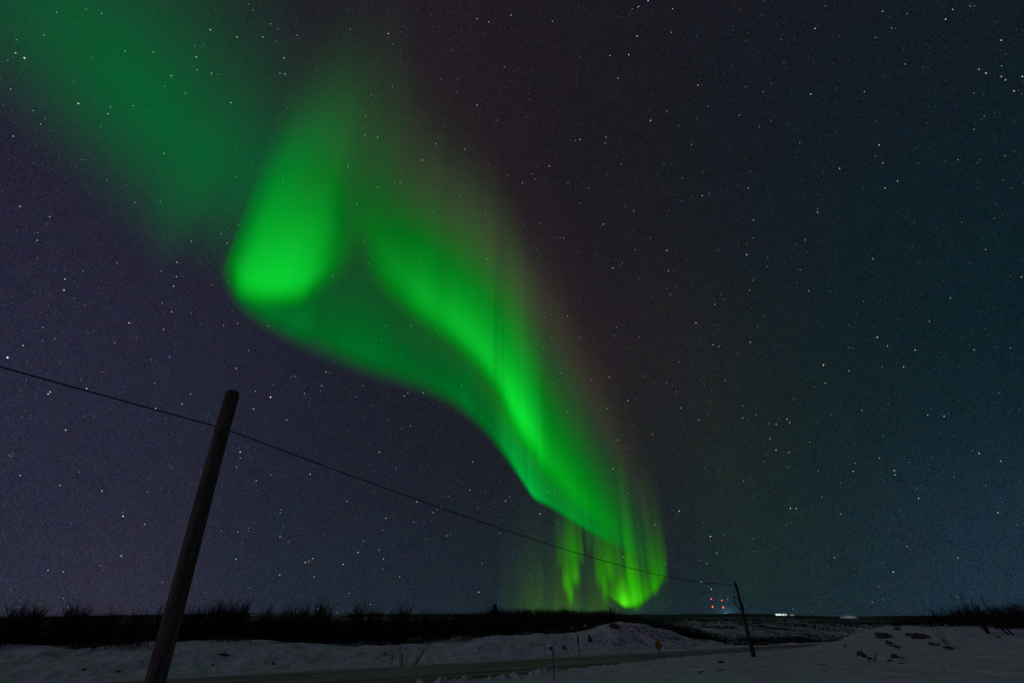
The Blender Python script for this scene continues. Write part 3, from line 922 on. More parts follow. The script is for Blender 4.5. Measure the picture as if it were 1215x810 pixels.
# mass of stems nobody could count
ns = 24000
t = rng.uniform(-62, 72, ns)
n = 43.0 + 19.0 * rng.random(ns) ** 1.2
x, y = tn(t, n)
e = 42.5 + 2.2 * fbm(x * 0.35, y * 0.35, 3)
left_open = (n > e + 0.2 + rng.random(ns) ** 1.5 * (3.0 + 4.5 * sstep(t, 8, 20))) & ((t < 41) | (n > 43.6))
t, n, x, y = t[left_open], n[left_open], x[left_open], y[left_open]
z = ground_z(x, y, True)
ns = len(t)
clump = 0.80 + 0.5 * fbm(x * 0.3, y * 0.3, 3)
hh = thicket_h(t, n) * np.clip(clump, 0.55, 1.2) * rng.uniform(0.62, 1.0, ns)
# keep the mass under the skyline seen in the photograph
SKY_X = [0, 100, 250, 400, 560, 600, 720, 764, 800, 821, 850, 880]
SKY_Y = [733, 730, 727, 728, 728, 723, 725, 731, 735, 740, 756, 767]
xc = 607.5 + FPX * x / (y * CP + (z - CAM_Z) * SP)
ylim = np.interp(xc, SKY_X, SKY_Y)
v = (ylim - 405) / FPX
zmax = CAM_Z + y * (SP - v * CP) / (CP + v * SP)
hh = np.minimum(hh, np.maximum(zmax - z + np.abs(rng.normal(0, 0.10, ns)) + 0.25 * np.clip(fbm(x * 0.8, y * 0.2, 3), -.3, .5), 0.3))
P0s, P1s, R0s, R1s = [], [], [], []
p = np.stack([x, y, z - 0.05], -1)
d = np.stack([rng.normal(0, .16, ns), rng.normal(0, .16, ns), np.ones(ns)], -1)
mid = p + d * (hh * 0.5)[:, None]
d2 = d + np.stack([rng.normal(0, .2, ns), rng.normal(0, .2, ns), np.zeros(ns)], -1)
tip = mid + d2 * (hh * 0.5)[:, None]
r0 = rng.uniform(0.010, 0.022, ns)
P0s += [p, mid]; P1s += [mid, tip]; R0s += [r0, r0 * 0.65]; R1s += [r0 * 0.65, r0 * 0.2]
for k in range(5):
    f = rng.uniform(0.15, 0.95, ns)
    b = np.where((f < .5)[:, None], p + (mid - p) * (2 * f)[:, None], mid + (tip - mid) * (2 * f - 1)[:, None])
    a = rng.uniform(0, 2 * math.pi, ns); ln = hh * rng.uniform(0.12, 0.26, ns)
    q = b + np.stack([np.cos(a) * 0.7, np.sin(a) * 0.7, rng.uniform(0.3, 1.0, ns)], -1) * ln[:, None]
    P0s.append(b); P1s.append(q); R0s.append(r0 * 0.42); R1s.append(r0 * 0.15)
V, F = tubes(np.vstack(P0s), np.vstack(P1s), np.concatenate(R0s), np.concatenate(R1s))
thicket = mesh_obj('thicket', np_mesh('thicket', V, F), M_TWIG)
tag(thicket, 'dense black mass of leafless birch scrub behind the snowy roadside bank', 'thicket', kind='stuff')

# single shrubs one can tell from the mass: along its front and breaking its skyline
LAB = 'leafless dark birch shrub standing in the front of the black thicket'
for i in range(120):
    t = random.uniform(-30, 58); n = 43.2 + random.random() * 3.0
    if t > 40: n += 2.0
    x, y = tn(t, n); z = float(ground_z(x, y))
    xc, _ = project((x, y, z))
    yl = np.interp(xc, SKY_X, SKY_Y); v = (yl - 405) / FPX
    zm = CAM_Z + y * (SP - v * CP) / (CP + v * SP)
    h = min(random.uniform(1.0, 1.7), max(zm - z + random.uniform(-.3, .10), 0.4))
    shrub(SHRUB_MESH[i % 8], (x, y, z), h, random.uniform(0, 6.28), LAB, 'leafless shrubs in the roadside thicket', sxy=1.15)
LAB2 = 'small leafless shrub poking its twigs above the skyline of the thicket'
tops = []
for cx, n_, hi in ((30, 5, 716), (48, 5, 716), (62, 3, 720), (95, 6, 718), (128, 3, 722), (235, 5, 716), (262, 9, 713), (282, 8, 712), (322, 4, 716), (345, 4, 719), (375, 5, 711), (385, 4, 714), (425, 4, 718), (480, 4, 719), (520, 3, 723),
                   (615, 4, 721), (640, 4, 720), (665, 4, 721), (690, 4, 722), (715, 4, 723), (575, 3, 722), (600, 3, 721)):
    for k in range(n_):
        tops.append((cx + random.gauss(0, 7), hi + random.uniform(0, 9)))
for k in range(40):
    tops.append((random.uniform(-5, 735), random.uniform(719, 726) - (6 * random.random() if random.random() < .3 else 0)))
for i, (px, py) in enumerate(tops):
    d = direction(px, py); rho = d[0] / d[1]
    n = random.uniform(44.5, 50)
    yy = n / (NY + NX * rho); xx = rho * yy
    z = float(ground_z(xx, yy)); zt = CAM_Z + yy * d[2] / d[1]
    shrub(SHRUB_MESH[i % 8], (xx, yy, z), max(zt - z, 0.5) * 1.03, random.uniform(0, 6.28), LAB2, 'shrubs breaking the thicket skyline', sxy=0.78)
# a leaning one at the left border
V, F = tubes(*shrub_arrays(311, 1.0, 4, 0.12, lean=(0.42, 0), twig=0.7))
me = np_mesh('shrub', V, F); me.materials.append(M_TWIG)
d = direction(-4, 735); rho = d[0] / d[1]; yy = 43.8 / (NY + NX * rho); p = Vector((rho * yy, yy, float(ground_z(rho * yy, yy))))
shrub(me, p, 2.55, 0, 'leaning bare shrub at the extreme left edge of the thicket skyline')

# the little spruce
d = direction(587, 716); rho = d[0] / d[1]; yy = 48.5 / (NY + NX * rho); sx = rho * yy
sz = float(ground_z(sx, yy)); sh = CAM_Z + yy * d[2] / d[1] - sz
spruce = empty('spruce_tree', (sx, yy, sz))
tag(spruce, 'small dark spruce standing slightly taller than the leafless thicket around it', 'tree')
bm_obj('trunk', polytube([(0, 0, -0.05), (0.01, 0, sh * 0.5), (0, 0, sh)], [0.05, 0.03, 0.006], 8), M_TWIG2, spruce)
P0, P1, R0, R1 = [], [], [], []
rs = random.Random(5)
for k in range(420):
    zc = sh * (0.12 + 0.88 * rs.random())
    ln = min(0.06 + 0.80 * (sh - zc), 1.0) * rs.uniform(0.55, 1.15)
    a = rs.uniform(0, 6.283)
    b = np.array([0, 0, zc]); q = np.array([math.cos(a) * ln, math.sin(a) * ln, zc - 0.22 * ln + rs.gauss(0, .03)])
    P0.append(b); P1.append(q); R0.append(0.012); R1.append(0.004)
    for m in range(9):
        f = rs.uniform(0.25, 1.0); bb = b + (q - b) * f
        aa = a + rs.choice((-1, 1)) * rs.uniform(.4, 1.1)
        P0.append(bb); P1.append(bb + np.array([math.cos(aa) * .12, math.sin(aa) * .12, -0.02])); R0.append(0.020); R1.append(0.006)
V, F = tubes(P0, P1, R0, R1)
mesh_obj('crown', np_mesh('crown', V, F), M_NEEDLE, spruce)

# shrubs on the right-hand rise
LAB3 = 'low dark leafless shrub in the row along the snow rise, right side'
RX_ = [(1062, 738, 733), (1075, 740, 731), (1088, 741, 728), (1100, 742, 731), (1112, 741, 727), (1120, 741, 722), (1130, 741, 726), (1140, 740, 724), (1148, 740, 718), (1154, 739, 716), (1162, 739, 718), (1170, 740, 722), (1178, 741, 721), (1186, 742, 720),
       (1194, 742, 722), (1202, 742, 718), (1210, 742, 714), (1220, 742, 712), (1232, 742, 712), (1158, 741, 724), (1183, 744, 724), (1200, 744, 724), (1214, 744, 722), (1226, 744, 720), (1136, 741, 730), (1106, 742, 733)]
BM = []
for k in range(5):
    SA = shrub_arrays(500 + k, 1.0, 26, 0.85, lean=(-0.25, 0.0)); V, F = tubes(SA[0], SA[1], SA[2] * 1.5, SA[3] * 1.5)
    me = np_mesh('shrub', V, F); me.materials.append(M_TWIG); BM.append(me)
for i, (px, yb, yt) in enumerate(RX_):
    p = hit(px, yb + 1.0)
    rngd = math.hypot(p.x, p.y)
    if rngd > 75:
        p = place(px, yb, 58 + (i % 5) * 2)
    dd = direction(px, yt); zt = CAM_Z + p.y * dd[2] / dd[1]
    h = max(zt - p.z, 0.35)
    shrub(BM[i % 5], p, h * 1.05, random.uniform(-.3, .3), LAB3, 'low shrubs on the right snow rise', 'low_shrub', sxy=1.25)
for (px, yb, xt, yt, lab, sd_) in ((1172, 740, 1158, 704, 'tall thin bare shrub leaning left above the low bushes, left of the two', 71), (1197, 738, 1181, 703, 'tall thin bare shrub leaning left above the low bushes, right of the two', 72)):
    p = place(px, yb, 56)
    dd = direction(xt, yt); zt = CAM_Z + p.y * dd[2] / dd[1]; h = zt - p.z
    SA = shrub_arrays(sd_, 1.0, 5, 0.16, lean=(-0.62, 0), twig=0.55); V, F = tubes(SA[0], SA[1], SA[2] * 1.6, SA[3] * 1.8)
    me = np_mesh('shrub', V, F); me.materials.append(M_TWIG)
    shrub(me, p, h * 1.25, 0, lab, name='leaning_shrub')

# twigs beside the road and on the rise
for (px, py, h_px, seed, lean, lab, big) in (
        (477, 790, 26, 61, (0.05, 0), 'sparse bare sapling cluster growing from the snow at the far road edge', 1),
        (464, 788, 20, 62, (0.15, 0), 'short bare twig cluster just left of the roadside sapling', 1),
        (490, 788, 26, 63, (0.35, 0), 'bare twig cluster leaning right, just right of the roadside sapling', 1),
        (1130, 771, 24, 64, (-0.45, 0), 'thin bare twigs fanning out of the snow beside the flat boulders', 1),
        (1034, 785, 15, 65, (-0.05, 0), 'small green-brown twig sprouting from the snow below the brown clod', 0)):
    p = hit(px, py)
    SA = shrub_arrays(seed, 1.0, 4 if big else 3, 0.35 if big else 0.8, lean=lean, twig=0.7); V, F = tubes(SA[0], SA[1], SA[2] * (1.2 if big else 3.5), SA[3] * (1.2 if big else 3.5))
    me = np_mesh('twigs', V, F); me.materials.append(M_TWIG)
    shrub(me, p, px_size(p, h_px) * 1.1, 0, lab, name='bare_twigs', cat='twigs')

# far-off scrub on the valley side, read as one mass
ns = 42000
ra = np.sqrt(rng.uniform(0, 1, ns) * (1500 ** 2 - 70 ** 2) + 70 ** 2); ra = np.where(rng.random(ns) < 0.30, rng.uniform(70, 480, ns), ra)
aa = np.radians(rng.uniform(3, 50, ns))
x, y = ra * np.sin(aa), ra * np.cos(aa)
n = NX * x + NY * y; t = TX * x + TY * y
dens = fbm(x * 0.022, y * 0.0045, 4) + 0.40 * np.exp(-((ra - 880) / 110) ** 2) + 0.40 * np.exp(-((ra - 440) / 90) ** 2) + 0.30 * sstep(-ra, -150, -90) + 0.35 * sstep(ra, 1250, 1450)
ok = ((n > 36) | (ra > 120)) & (dens > rng.normal(0.10, 0.17, ns)) & ~((n < 23) & (ra < 110))
x, y, ra = x[ok], y[ok], ra[ok]; z = ground_z(x, y); ns = len(x)
P0s, P1s, R0s, R1s = [], [], [], []
big = 1 + 1.1 * sstep(ra, 150, 600)
hh = rng.uniform(0.6, 1.5, ns) * np.where(ra < 120, 0.9, 1.1) * big
for k in range(9):
    a = rng.uniform(0, 6.283, ns); s = rng.uniform(0.1, 0.7, ns)
    b = np.stack([x + rng.normal(0, .35, ns) * big, y + rng.normal(0, .35, ns) * big, z - .1], -1)
    q = b + np.stack([np.cos(a) * s, np.sin(a) * s, np.ones(ns)], -1) * (hh * rng.uniform(.5, 1, ns))[:, None]
    P0s.append(b); P1s.append(q); R0s.append(0.05 * big ** 1.6); R1s.append(0.018 * big ** 1.6)
V, F = tubes(np.vstack(P0s), np.vstack(P1s), np.concatenate(R0s), np.concatenate(R1s))
scrub = mesh_obj('valley_scrub', np_mesh('valley_scrub', V, F), M_TWIG)
tag(scrub, 'dark scrub dotted over the snowy valley side beyond the road', 'scrub', kind='stuff')

# low dead stalks at the foot of the thicket
ns = 15000
t = rng.uniform(-34, 42, ns); n = 38.6 + 5.0 * rng.random(ns) ** 0.6
x, y = tn(t, n); e = 42.5 + 2.2 * fbm(x * 0.35, y * 0.35, 3)
ok = (n > e - 3.2) & (fbm(x * .33 + 4, y * .33, 3) + 0.22 * (n - e) > rng.normal(0.0, .09, ns)); x, y = x[ok], y[ok]; z = ground_z(x, y); ns = len(x)
P0 = np.stack([x, y, z - .03], -1); P1 = P0 + np.stack([rng.normal(0, .16, ns), rng.normal(0, .16, ns), rng.uniform(.12, .55, ns)], -1)
V, F = tubes(P0, P1, np.full(ns, .016), np.full(ns, .006))
stk = mesh_obj('dead_stalks', np_mesh('dead_stalks', V, F), M_TWIG)
tag(stk, 'short dead stalks poking through snow along the foot of the thicket', 'stalks', kind='stuff')

# ------------------------------------------------------------------ rocks and clods
def rock_mesh(seed, sx=1, sy=1, sz=1, rough=0.35, sub=3):
    bm = bmesh.new(); bmesh.ops.create_icosphere(bm, subdivisions=sub, radius=1.0)
    rs = np.random.default_rng(seed); off = rs.random(3) * 50
    for v in bm.verts:
        c = v.co.normalized()
        k = 1 + rough * float(fbm(c.x * 1.7 + off[0] + c.z * 1.3, c.y * 1.7 + off[1] - c.z * 0.9, 3))
        k = min(k, 1.15)
        v.co = Vector((c.x * k * sx, c.y * k * sy, c.z * k * sz))
    me = bpy.data.meshes.new('rock'); bm.to_mesh(me); bm.free()
    return me


def rock(px, py, w_px, h_px, seed, label, mat, cat='rock', name='rock', depth=1.0, rot=0.0, tilt=0.0, group=None):
    p = hit(px, py)
    w = px_size(p, w_px) / 2; h = px_size(p, h_px) / 2
    me = rock_mesh(seed, w * 1.05, w * depth, h * 1.15, 0.85)
    me.materials.append(mat)
    o = bpy.data.objects.new(name, me); o.location = (p.x, p.y, p.z + h * 0.2)
    o.rotation_euler = (0, tilt, rot)
    link(o); tag(o, label, cat, group)
    return o


rock(1050, 756, 21, 7, 1, 'dark flat boulder emerging from snow, left of the two large ones', M_ROCK, depth=.6, tilt=R(14))
rock(1057, 764, 12, 4, 11, 'small dark stone just below the left flat boulder', M_ROCK, depth=.6, tilt=R(28))
rock(1066, 768, 8, 3, 12, 'lowest dark stone of the streak below the left flat boulder', M_ROCK, depth=.6, tilt=R(25))
rock(1094, 757, 23, 7.5, 2, 'large grey-brown boulder emerging from snow, right of the two large ones', M_ROCK, depth=.6, tilt=R(12))
rock(1081, 754, 14, 4, 22, 'thin dark stone at the left tip of the right boulder', M_ROCK, depth=.6, tilt=R(8))
rock(1107, 765, 9, 4, 13, 'dark stone just below the right end of the larger boulder', M_ROCK, depth=.7, tilt=R(15))
rock(1113, 765, 7, 3, 14, 'small dark stone beside the one below the larger boulder', M_ROCK, depth=.7)
rock(1127, 769, 12, 3, 15, 'flat dark stone at the foot of the fanning twigs', M_ROCK, depth=.7, tilt=R(10))
rock(1065, 747, 9, 4, 16, 'small dark stone above and between the two big boulders', M_ROCK, depth=.7)
rock(1021, 777, 7, 6, 31, 'round brown earth clod on the snow left of the rusty clod', M_EARTH, 'clod', 'earth_clod')
rock(1026, 779, 6, 2.6, 34, 'dark scrap of earth trailing from the round brown clod', M_EARTH, 'clod', 'earth_clod')
rock(1033, 782, 5, 3.4, 35, 'small dark lump at the end of the brown clod trail', M_EARTH, 'clod', 'earth_clod')
rock(1062, 780, 7, 5.5, 32, 'rusty red-brown earth clod on the snow of the right field', M_RUST, 'clod', 'earth_clod')
rock(1056, 784, 6, 3, 33, 'dark flat clod just left of the rusty one', M_EARTH, 'clod', 'earth_clod', depth=.6)
rock(1070, 787, 4, 2, 36, 'tiny dark clod below the rusty one', M_EARTH, 'clod', 'earth_clod')
rock(1120, 795, 3, 1.6, 37, 'tiny lone dark clod on the open snow at lower right', M_EARTH, 'clod', 'earth_clod')
rock(1185, 756, 4, 2.4, 38, 'small dark stone below the low bushes near the right border', M_ROCK)
rock(1003, 767, 3, 3, 39, 'small upright dark stone on the left slope of the snow rise', M_ROCK)
rock(856, 786, 7, 3.4, 41, 'dark clod on the near snowfield left of the distant pole', M_EARTH, 'clod', 'earth_clod')
rock(832, 797, 9, 1.8, 42, 'long dark scrap on the snowfield, nearest of the scraps left of the pole', M_EARTH, 'clod', 'earth_clod', depth=.3, rot=R(25))
rock(855, 795, 8, 1.4, 43, 'thin dark scrap on the snowfield below the dark clod', M_EARTH, 'clod', 'earth_clod', depth=.3)
rock(978, 788, 6, 1.6, 44, 'faint dark scrap on the smooth snow right of the distant pole', M_EARTH, 'clod', 'earth_clod', depth=.4)
rock(700, 761, 5, 10, 45, 'tall brown patch of bare earth on the far snow bank', M_EARTH, 'earth patch', 'earth_clod', depth=.5, tilt=R(-12))
rock(670, 770, 4, 7, 46, 'black upright clod on the far bank between the two marker posts', M_ROCK, 'clod', 'earth_clod', depth=.5, tilt=R(-25))
rock(324, 788, 3, 4.4, 47, 'lone black stump-like stone on the snow right of the near pole', M_ROCK)
rock(140, 797, 5, 3, 48, 'dark stone on the snow just left of the near pole', M_ROCK)
rock(100, 794, 5, 1.8, 49, 'flat dark stone on the left snow bank, farthest left', M_ROCK)
rock(252, 789, 3.4, 1.8, 50, 'tiny dark stone on the snow just right of the near pole', M_ROCK)
rock(457, 776, 4, 3, 51, 'dark clod on the far bank left of the roadside sapling', M_ROCK, 'clod', 'earth_clod')
rock(466, 761.5, 13, 5, 52, 'low dark hummock at the foot of the thicket above the sapling', M_EARTH, 'hummock', 'earth_hummock', depth=.5)
rock(494, 763, 12, 3.5, 53, 'low dark hummock at the foot of the thicket right of the sapling', M_EARTH, 'hummock', 'earth_hummock', depth=.5)
rock(265, 777, 12, 3, 54, 'flat dark log-like hummock below the thicket right of the near pole', M_EARTH, 'hummock', 'earth_hummock', depth=.4)
rock(729, 744, 12, 6, 55, 'brown tussock on the left shoulder of the snow mound', M_EARTH, 'hummock', 'earth_hummock', depth=.6)

for pts_px, lab in ((((1021, 776), (1027, 779), (1033, 781.5)), 'thin dark stem lying between the round brown clod and the twig sprout'), (((1056, 766), (1062, 767), (1068, 771)), 'dark broken stick lying below the left flat boulder'), (((1062, 779), (1068, 780), (1074, 782)), 'thin stick poking right out of the rusty clod')):
    q = [hit(*c) + Vector((0, 0, .03)) for c in pts_px]
    tag(bm_obj('stick', polytube(q, [.035, .03, .018], 6), M_TWIG), lab, 'stick')

CLOD = []
for k in range(6):
    me = rock_mesh(200 + k, 1.0, 0.7, 0.6, 0.9, 2); me.materials.append(M_ROCK); CLOD.append(me)
LABC = 'small dark clod showing through the snow on the roadside mound'
rs = random.Random(3)
spots = []
for i in range(105):
    u = rs.random(); w = rs.random()
    px = 716 + 110 * u
    top = np.interp(px, [716, 735, 745, 760, 780, 800, 815, 830], [749, 741, 740, 742, 746, 753, 758, 764])
    py = top + 1.5 + (769 - top) * w ** 1.5
    if px < 752 and rs.random() < .55: continue
    spots.append((px, min(py, 769), 1.3 + 3.6 * rs.random() ** 2, rs.uniform(0.9, 1.9), rs.uniform(R(10), R(50))))
for (px, py, w, h, tl) in spots:
    p = hit(px, py)
    if math.hypot(p.x, p.y) > 90: continue
    o = bpy.data.objects.new('snow_clod', CLOD[rs.randrange(6)])
    s = px_size(p, w) / 2
    o.location = (p.x, p.y, p.z); o.scale = (s, s, px_size(p, h) / 2 / 0.6)
    o.rotation_euler = (0, tl, rs.uniform(-.4, .4)); link(o)
    tag(o, LABC, 'clod', 'dark clods on the snow mound')
LABD = 'tiny dark fleck of earth on the long snow bank left of the mound'
for i in range(26):
    px = rs.uniform(560, 720); py = rs.uniform(np.interp(px, [560, 640, 720], [765, 760, 752]), 774)
    p = hit(px, py); s = px_size(p, rs.uniform(1.2, 2.6)) / 2
    o = bpy.data.objects.new('snow_clod', CLOD[rs.randrange(6)])
    o.location = (p.x, p.y, p.z); o.scale = (s, s, s); o.rotation_euler = (0, rs.uniform(-.5, .5), rs.uniform(0, 3)); link(o)
    tag(o, LABD, 'clod', 'dark flecks on the snow bank')

# ------------------------------------------------------------------ road furniture


def marker(px, yb, yt, dia_px, lab, top=None, w_px=0, h_px=0, side=0, xtop=None):
    p = hit(px, yb)
    h = px_size(p, yb - yt) / CP * 0.98
    dd = direction(xtop if xtop else px, yt); h = CAM_Z + p.y * dd[2] / dd[1] - p.z
    tx = p.y * dd[0] / dd[1] - p.x
    root = empty('marker_post', p); tag(root, lab, 'marker post', 'snow marker posts along the road')
    r = px_size(p, dia_px) / 2
    bm_obj('stake', polytube([(0, 0, -0.2), (tx * 0.5, 0, h * .5), (tx, 0, h)], [r, r, r * .9], 10), M_STAKE, root)
    if top == 'flag':
        w, hh_ = px_size(p, w_px), px_size(p, h_px)
        bm = bmesh.new(); add_box(bm, (tx + side * (w / 2 + r), 0, h - hh_ / 2), (w, 0.02, hh_))
        bmesh.ops.bevel(bm, geom=bm.edges[:], offset=0.006, segments=2)
        bm_obj('reflector_plate', bm, M_BLUE, root, smooth=False)
    elif top == 'sleeve':
        w, hh_ = px_size(p, w_px), px_size(p, h_px)
        bm_obj('reflector_sleeve', polytube([(tx * .8, 0, h - hh_), (tx * .85, 0, h - hh_ * .9), (tx * .98, 0, h - hh_ * .1), (tx, 0, h + 0.02)], [w * .42, w * .5, w * .35, w * .15], 12), M_BLUE, root)
    elif top == 'cap':
        bm_obj('cap', polytube([(tx, 0, h - 0.05), (tx, 0, h + 0.01)], [r * 1.5, r * 1.4], 10), M_STAKE, root)
    return root


marker(657.3, 806, 766.5, 1.7, 'nearest marker post, grey with a small blue plate, on the near snow edge', 'flag', 4.0, 3.4, -1, xtop=656)
marker(687.8, 777, 753, 1.2, 'marker post with a blue sleeve at its tip, on the far road edge', 'sleeve', 2.6, 7.5, xtop=685.3)
marker(647.8, 778, 757, 0.7, 'thin plain grey stake on the far road edge, left of the blue-sleeved post', 'cap', xtop=644.5)
marker(748.3, 778, 769.5, 0.9, 'short plain grey stake by the road below the snow mound', 'cap', xtop=747.2)

p = hit(782.5, 776.5)
dd = direction(781.7, 760.3); sh_ = CAM_Z + p.y * dd[2] / dd[1] - p.z
sign = empty('road_sign', p, R(-14)); tag(sign, 'small orange-yellow road sign on a thin post below the snow mound', 'road sign')
bm_obj('post', polytube([(0, 0.03, -0.2), (0, 0.03, sh_ - 0.04)], [0.035, 0.035], 10), M_STAKE, sign)
sw, sh2 = px_size(p, 6.8) / 2, px_size(p, 8.2) / 2


def plate(w, h, c, thick, yoff):
    bm = bmesh.new()
    out = [(-w, -h + c), (-w + c, -h), (w - c, -h), (w, -h + c), (w, h - c), (w - c, h), (-w + c, h), (-w, h - c)]
    f = [bm.verts.new((x, yoff, z + sh_ - sh2)) for x, z in out]
    b = [bm.verts.new((x, yoff + thick, z + sh_ - sh2)) for x, z in out]
    bm.faces.new(f); bm.faces.new(b[::-1])
    for i in range(8):
        j = (i + 1) % 8; bm.faces.new((f[j], f[i], b[i], b[j]))
    return bm


bm_obj('plate', plate(sw, sh2, sw * 0.58, 0.02, -0.03), M_SIGN, sign, smooth=False)
bm_obj('rim', plate(sw * 1.10, sh2 * 1.08, sw * 0.62, 0.015, -0.008), M_SIGNRIM, sign, smooth=False)

# ------------------------------------------------------------------ far ridge: masts and lit buildings
M_LAMP = emitter('red_lamp_core', (1.0, 0.20, 0.17), 2.0)
RM = 2050.0


def red_halo():
    m = bpy.data.materials.new('red_lamp_halo'); m.use_nodes = True
    nt = m.node_tree; nt.nodes.clear()
    o = nt.nodes.new('ShaderNodeOutputMaterial'); e = nt.nodes.new('ShaderNodeEmission'); tb = nt.nodes.new('ShaderNodeBsdfTransparent'); s = nt.nodes.new('ShaderNodeAddShader')
    e.inputs[0].default_value = (1.0, 0.012, 0.02, 1); e.inputs[1].default_value = 0.42
    tb.inputs[0].default_value = (1, 0.9, 0.9, 1)
    nt.links.new(e.outputs[0], s.inputs[0]); nt.links.new(tb.outputs[0], s.inputs[1]); nt.links.new(s.outputs[0], o.inputs[0])
    m.cycles.emission_sampling = 'NONE'
    return m


M_HALO = red_halo()
EMIT2 = []


def mast(px, lamps, label, size):
    p = place(px, 727, RM)
    hs = [CAM_Z + p.y * direction(x, y)[2] / direction(x, y)[1] - p.z for x, y in lamps]
    h = max(hs) + 6
    root = empty('radio_mast', p); tag(root, label, 'radio mast', 'radio masts with red lamps on the ridge')
    P0, P1, R0, R1 = [], [], [], []
    w = 1.6; leg = [np.array([w * math.cos(a), w * math.sin(a), 0]) for a in (0.5, 2.6, 4.7)]
    stepz = h / 26
    for i in range(26):
        for k in range(3):
            a = leg[k] * (1 - 0.5 * i / 26) + [0, 0, i * stepz]; b = leg[k] * (1 - 0.5 * (i + 1) / 26) + [0, 0, (i + 1) * stepz]
            c = leg[(k + 1) % 3] * (1 - 0.5 * (i + 1) / 26) + [0, 0, (i + 1) * stepz]
            P0 += [a, a]; P1 += [b, c]; R0 += [.22, .12]; R1 += [.22, .12]
    V, F = tubes(P0, P1, R0, R1, 4)
    mesh_obj('lattice', np_mesh('lattice', V, F), M_MAST, root)
    for hh_, sz_ in zip(hs, size):
        bm = bmesh.new(); bmesh.ops.create_icosphere(bm, subdivisions=2, radius=sz_ * 1.25)  # glowing shell around the bulb imitates the lamp's bloom
        lamp = bm_obj('lamp_halo', bm, M_HALO, root, (0, -3.0, hh_))
        bm = bmesh.new(); bmesh.ops.create_icosphere(bm, subdivisions=2, radius=sz_ * 0.62)
        bm_obj('bulb', bm, M_LAMP, lamp)
    return root


mast(846.5, [(843.5, 710.0), (845.3, 719.3)], 'left of two lattice radio masts on the far ridge, with two red lamps', (2.2, 2.7))
mast(859.0, [(856.6, 711.8), (858.0, 720.2)], 'right of two lattice radio masts on the far ridge, with two red lamps', (2.2, 2.8))

M_LIT = emitter('lit_glazing', (0.86, 1.0, 0.90), 0.85)
M_LITB = emitter('lit_glazing_pale', (0.80, 0.95, 0.86), 0.5)
M_LITC = emitter('lit_glazing_bright', (0.92, 1.0, 0.95), 1.1)
M_LIT2 = emitter('dim_window', (1.0, 0.72, 0.62), 0.16)
M_FLOOD = emitter('blue_floodlight', (0.40, 0.75, 1.0), 0.6)


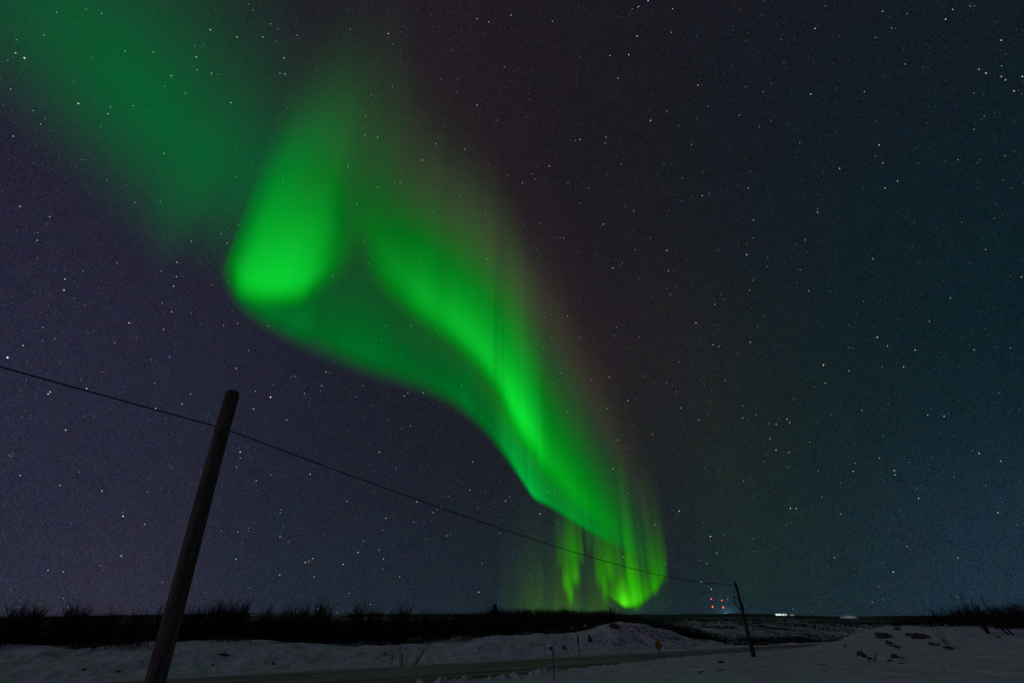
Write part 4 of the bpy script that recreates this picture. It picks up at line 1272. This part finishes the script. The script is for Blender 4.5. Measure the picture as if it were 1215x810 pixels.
def long_building(px0, px1, ybot, ytop, label, mlit, rngd, panes):
    pa = place(px0, ybot, rngd); pb = place(px1, ybot, rngd)
    c = (pa + pb) / 2; zb = CAM_Z + c.y * direction((px0 + px1) / 2, ybot)[2] / direction((px0 + px1) / 2, ybot)[1]
    zt = CAM_Z + c.y * direction((px0 + px1) / 2, ytop)[2] / direction((px0 + px1) / 2, ytop)[1]
    wd = (pb - pa).length; h = zt - zb; rz = math.atan2(pb.y - pa.y, pb.x - pa.x)
    root = empty('ridge_building', (c.x, c.y, zb), rz); tag(root, label, 'building')
    bm = bmesh.new(); add_box(bm, (0, 9, (h - 3) / 2), (wd, 16, h + 3 - 0.4)); bm_obj('wall', bm, M_WALL, root, smooth=False)
    bm = bmesh.new()
    vs = [bm.verts.new(q) for q in ((-wd / 2 - 1, .5, h - .2), (wd / 2 + 1, .5, h - .2), (wd / 2 + 1, 9, h + h * .16), (-wd / 2 - 1, 9, h + h * .16), (-wd / 2 - 1, 17.5, h - .2), (wd / 2 + 1, 17.5, h - .2))]
    bm.faces.new((vs[0], vs[1], vs[2], vs[3])); bm.faces.new((vs[3], vs[2], vs[5], vs[4])); bm.faces.new((vs[0], vs[3], vs[4])); bm.faces.new((vs[1], vs[5], vs[2])); bm.faces.new((vs[0], vs[4], vs[5], vs[1]))
    bm_obj('roof', bm, M_WALL, root, smooth=False)
    for k in range(panes):
        bm = bmesh.new(); ww = wd / panes
        add_box(bm, (-wd / 2 + ww * (k + .5), 0.85, h * .5), (ww * 0.94, .2, h * .86)); bm_obj('window', bm, mlit[k % len(mlit)], root, smooth=False)
    return root


long_building(920.6, 934.0, 730.0, 727.6, 'brightly lit long white building on the far ridge', [M_LITC, M_LIT, M_LITC, M_LITB, M_LIT, M_LITB, M_LITB], 1900, 7)
long_building(937.5, 942.5, 730.0, 728.2, 'small dim pinkish lit building right of the bright one on the ridge', [M_LIT2], 1900, 2)

# floodlight at the settlement behind the ridge
p = place(861, 728, 2000)
zf = CAM_Z + p.y * direction(861, 727.6)[2] / direction(861, 727.6)[1]
fl = empty('floodlight', (p.x, p.y, min(zf - 6, p.z))); tag(fl, 'small bluish-white floodlight on the ridge just right of the masts', 'floodlight')
hz_ = zf - min(zf - 6, p.z)
bm_obj('pole', polytube([(0, 0, -.5), (0, 0, hz_)], [.3, .2], 8), M_METAL, fl)
bm = bmesh.new(); add_box(bm, (0, 0, hz_), (15, .8, 2.4)); bm_obj('lamp_head', bm, M_FLOOD, fl, smooth=False)

# a snowy knoll far off, brightened by an added point light
p = place(1007, 731, 1850)
bm = bmesh.new(); bmesh.ops.create_icosphere(bm, subdivisions=4, radius=1.0)
for v_ in bm.verts:
    k = 1 + 0.12 * float(fbm(v_.co.x * 2 + 5, v_.co.y * 2, 3)); v_.co = Vector((v_.co.x * 24 * k, v_.co.y * 20 * k, v_.co.z * 1.0 * k))
zt = CAM_Z + p.y * direction(1007, 729.2)[2] / direction(1007, 727.8)[1]
for v_ in bm.verts: v_.co.z *= max((zt - p.z), 5.0)
kn = bm_obj('hills', bm, material('far_snow', (0.7, 0.7, 0.71), 0.9, (0.2, (0.5, 0.5, 0.51), 0.4, 0.6)), None, p); tag(kn, kind='structure')
ld = bpy.data.lights.new('knoll_fill_light', 'POINT'); lo = bpy.data.objects.new('knoll_fill_light', ld); link(lo)
lo.location = (p.x - 14, p.y - 46, zt + 4); ld.energy = 5500; ld.color = (0.85, 1.0, 0.95); ld.shadow_soft_size = 0.5

print('faces', sum(len(o.data.polygons) for o in bpy.data.objects if o.type == 'MESH'))
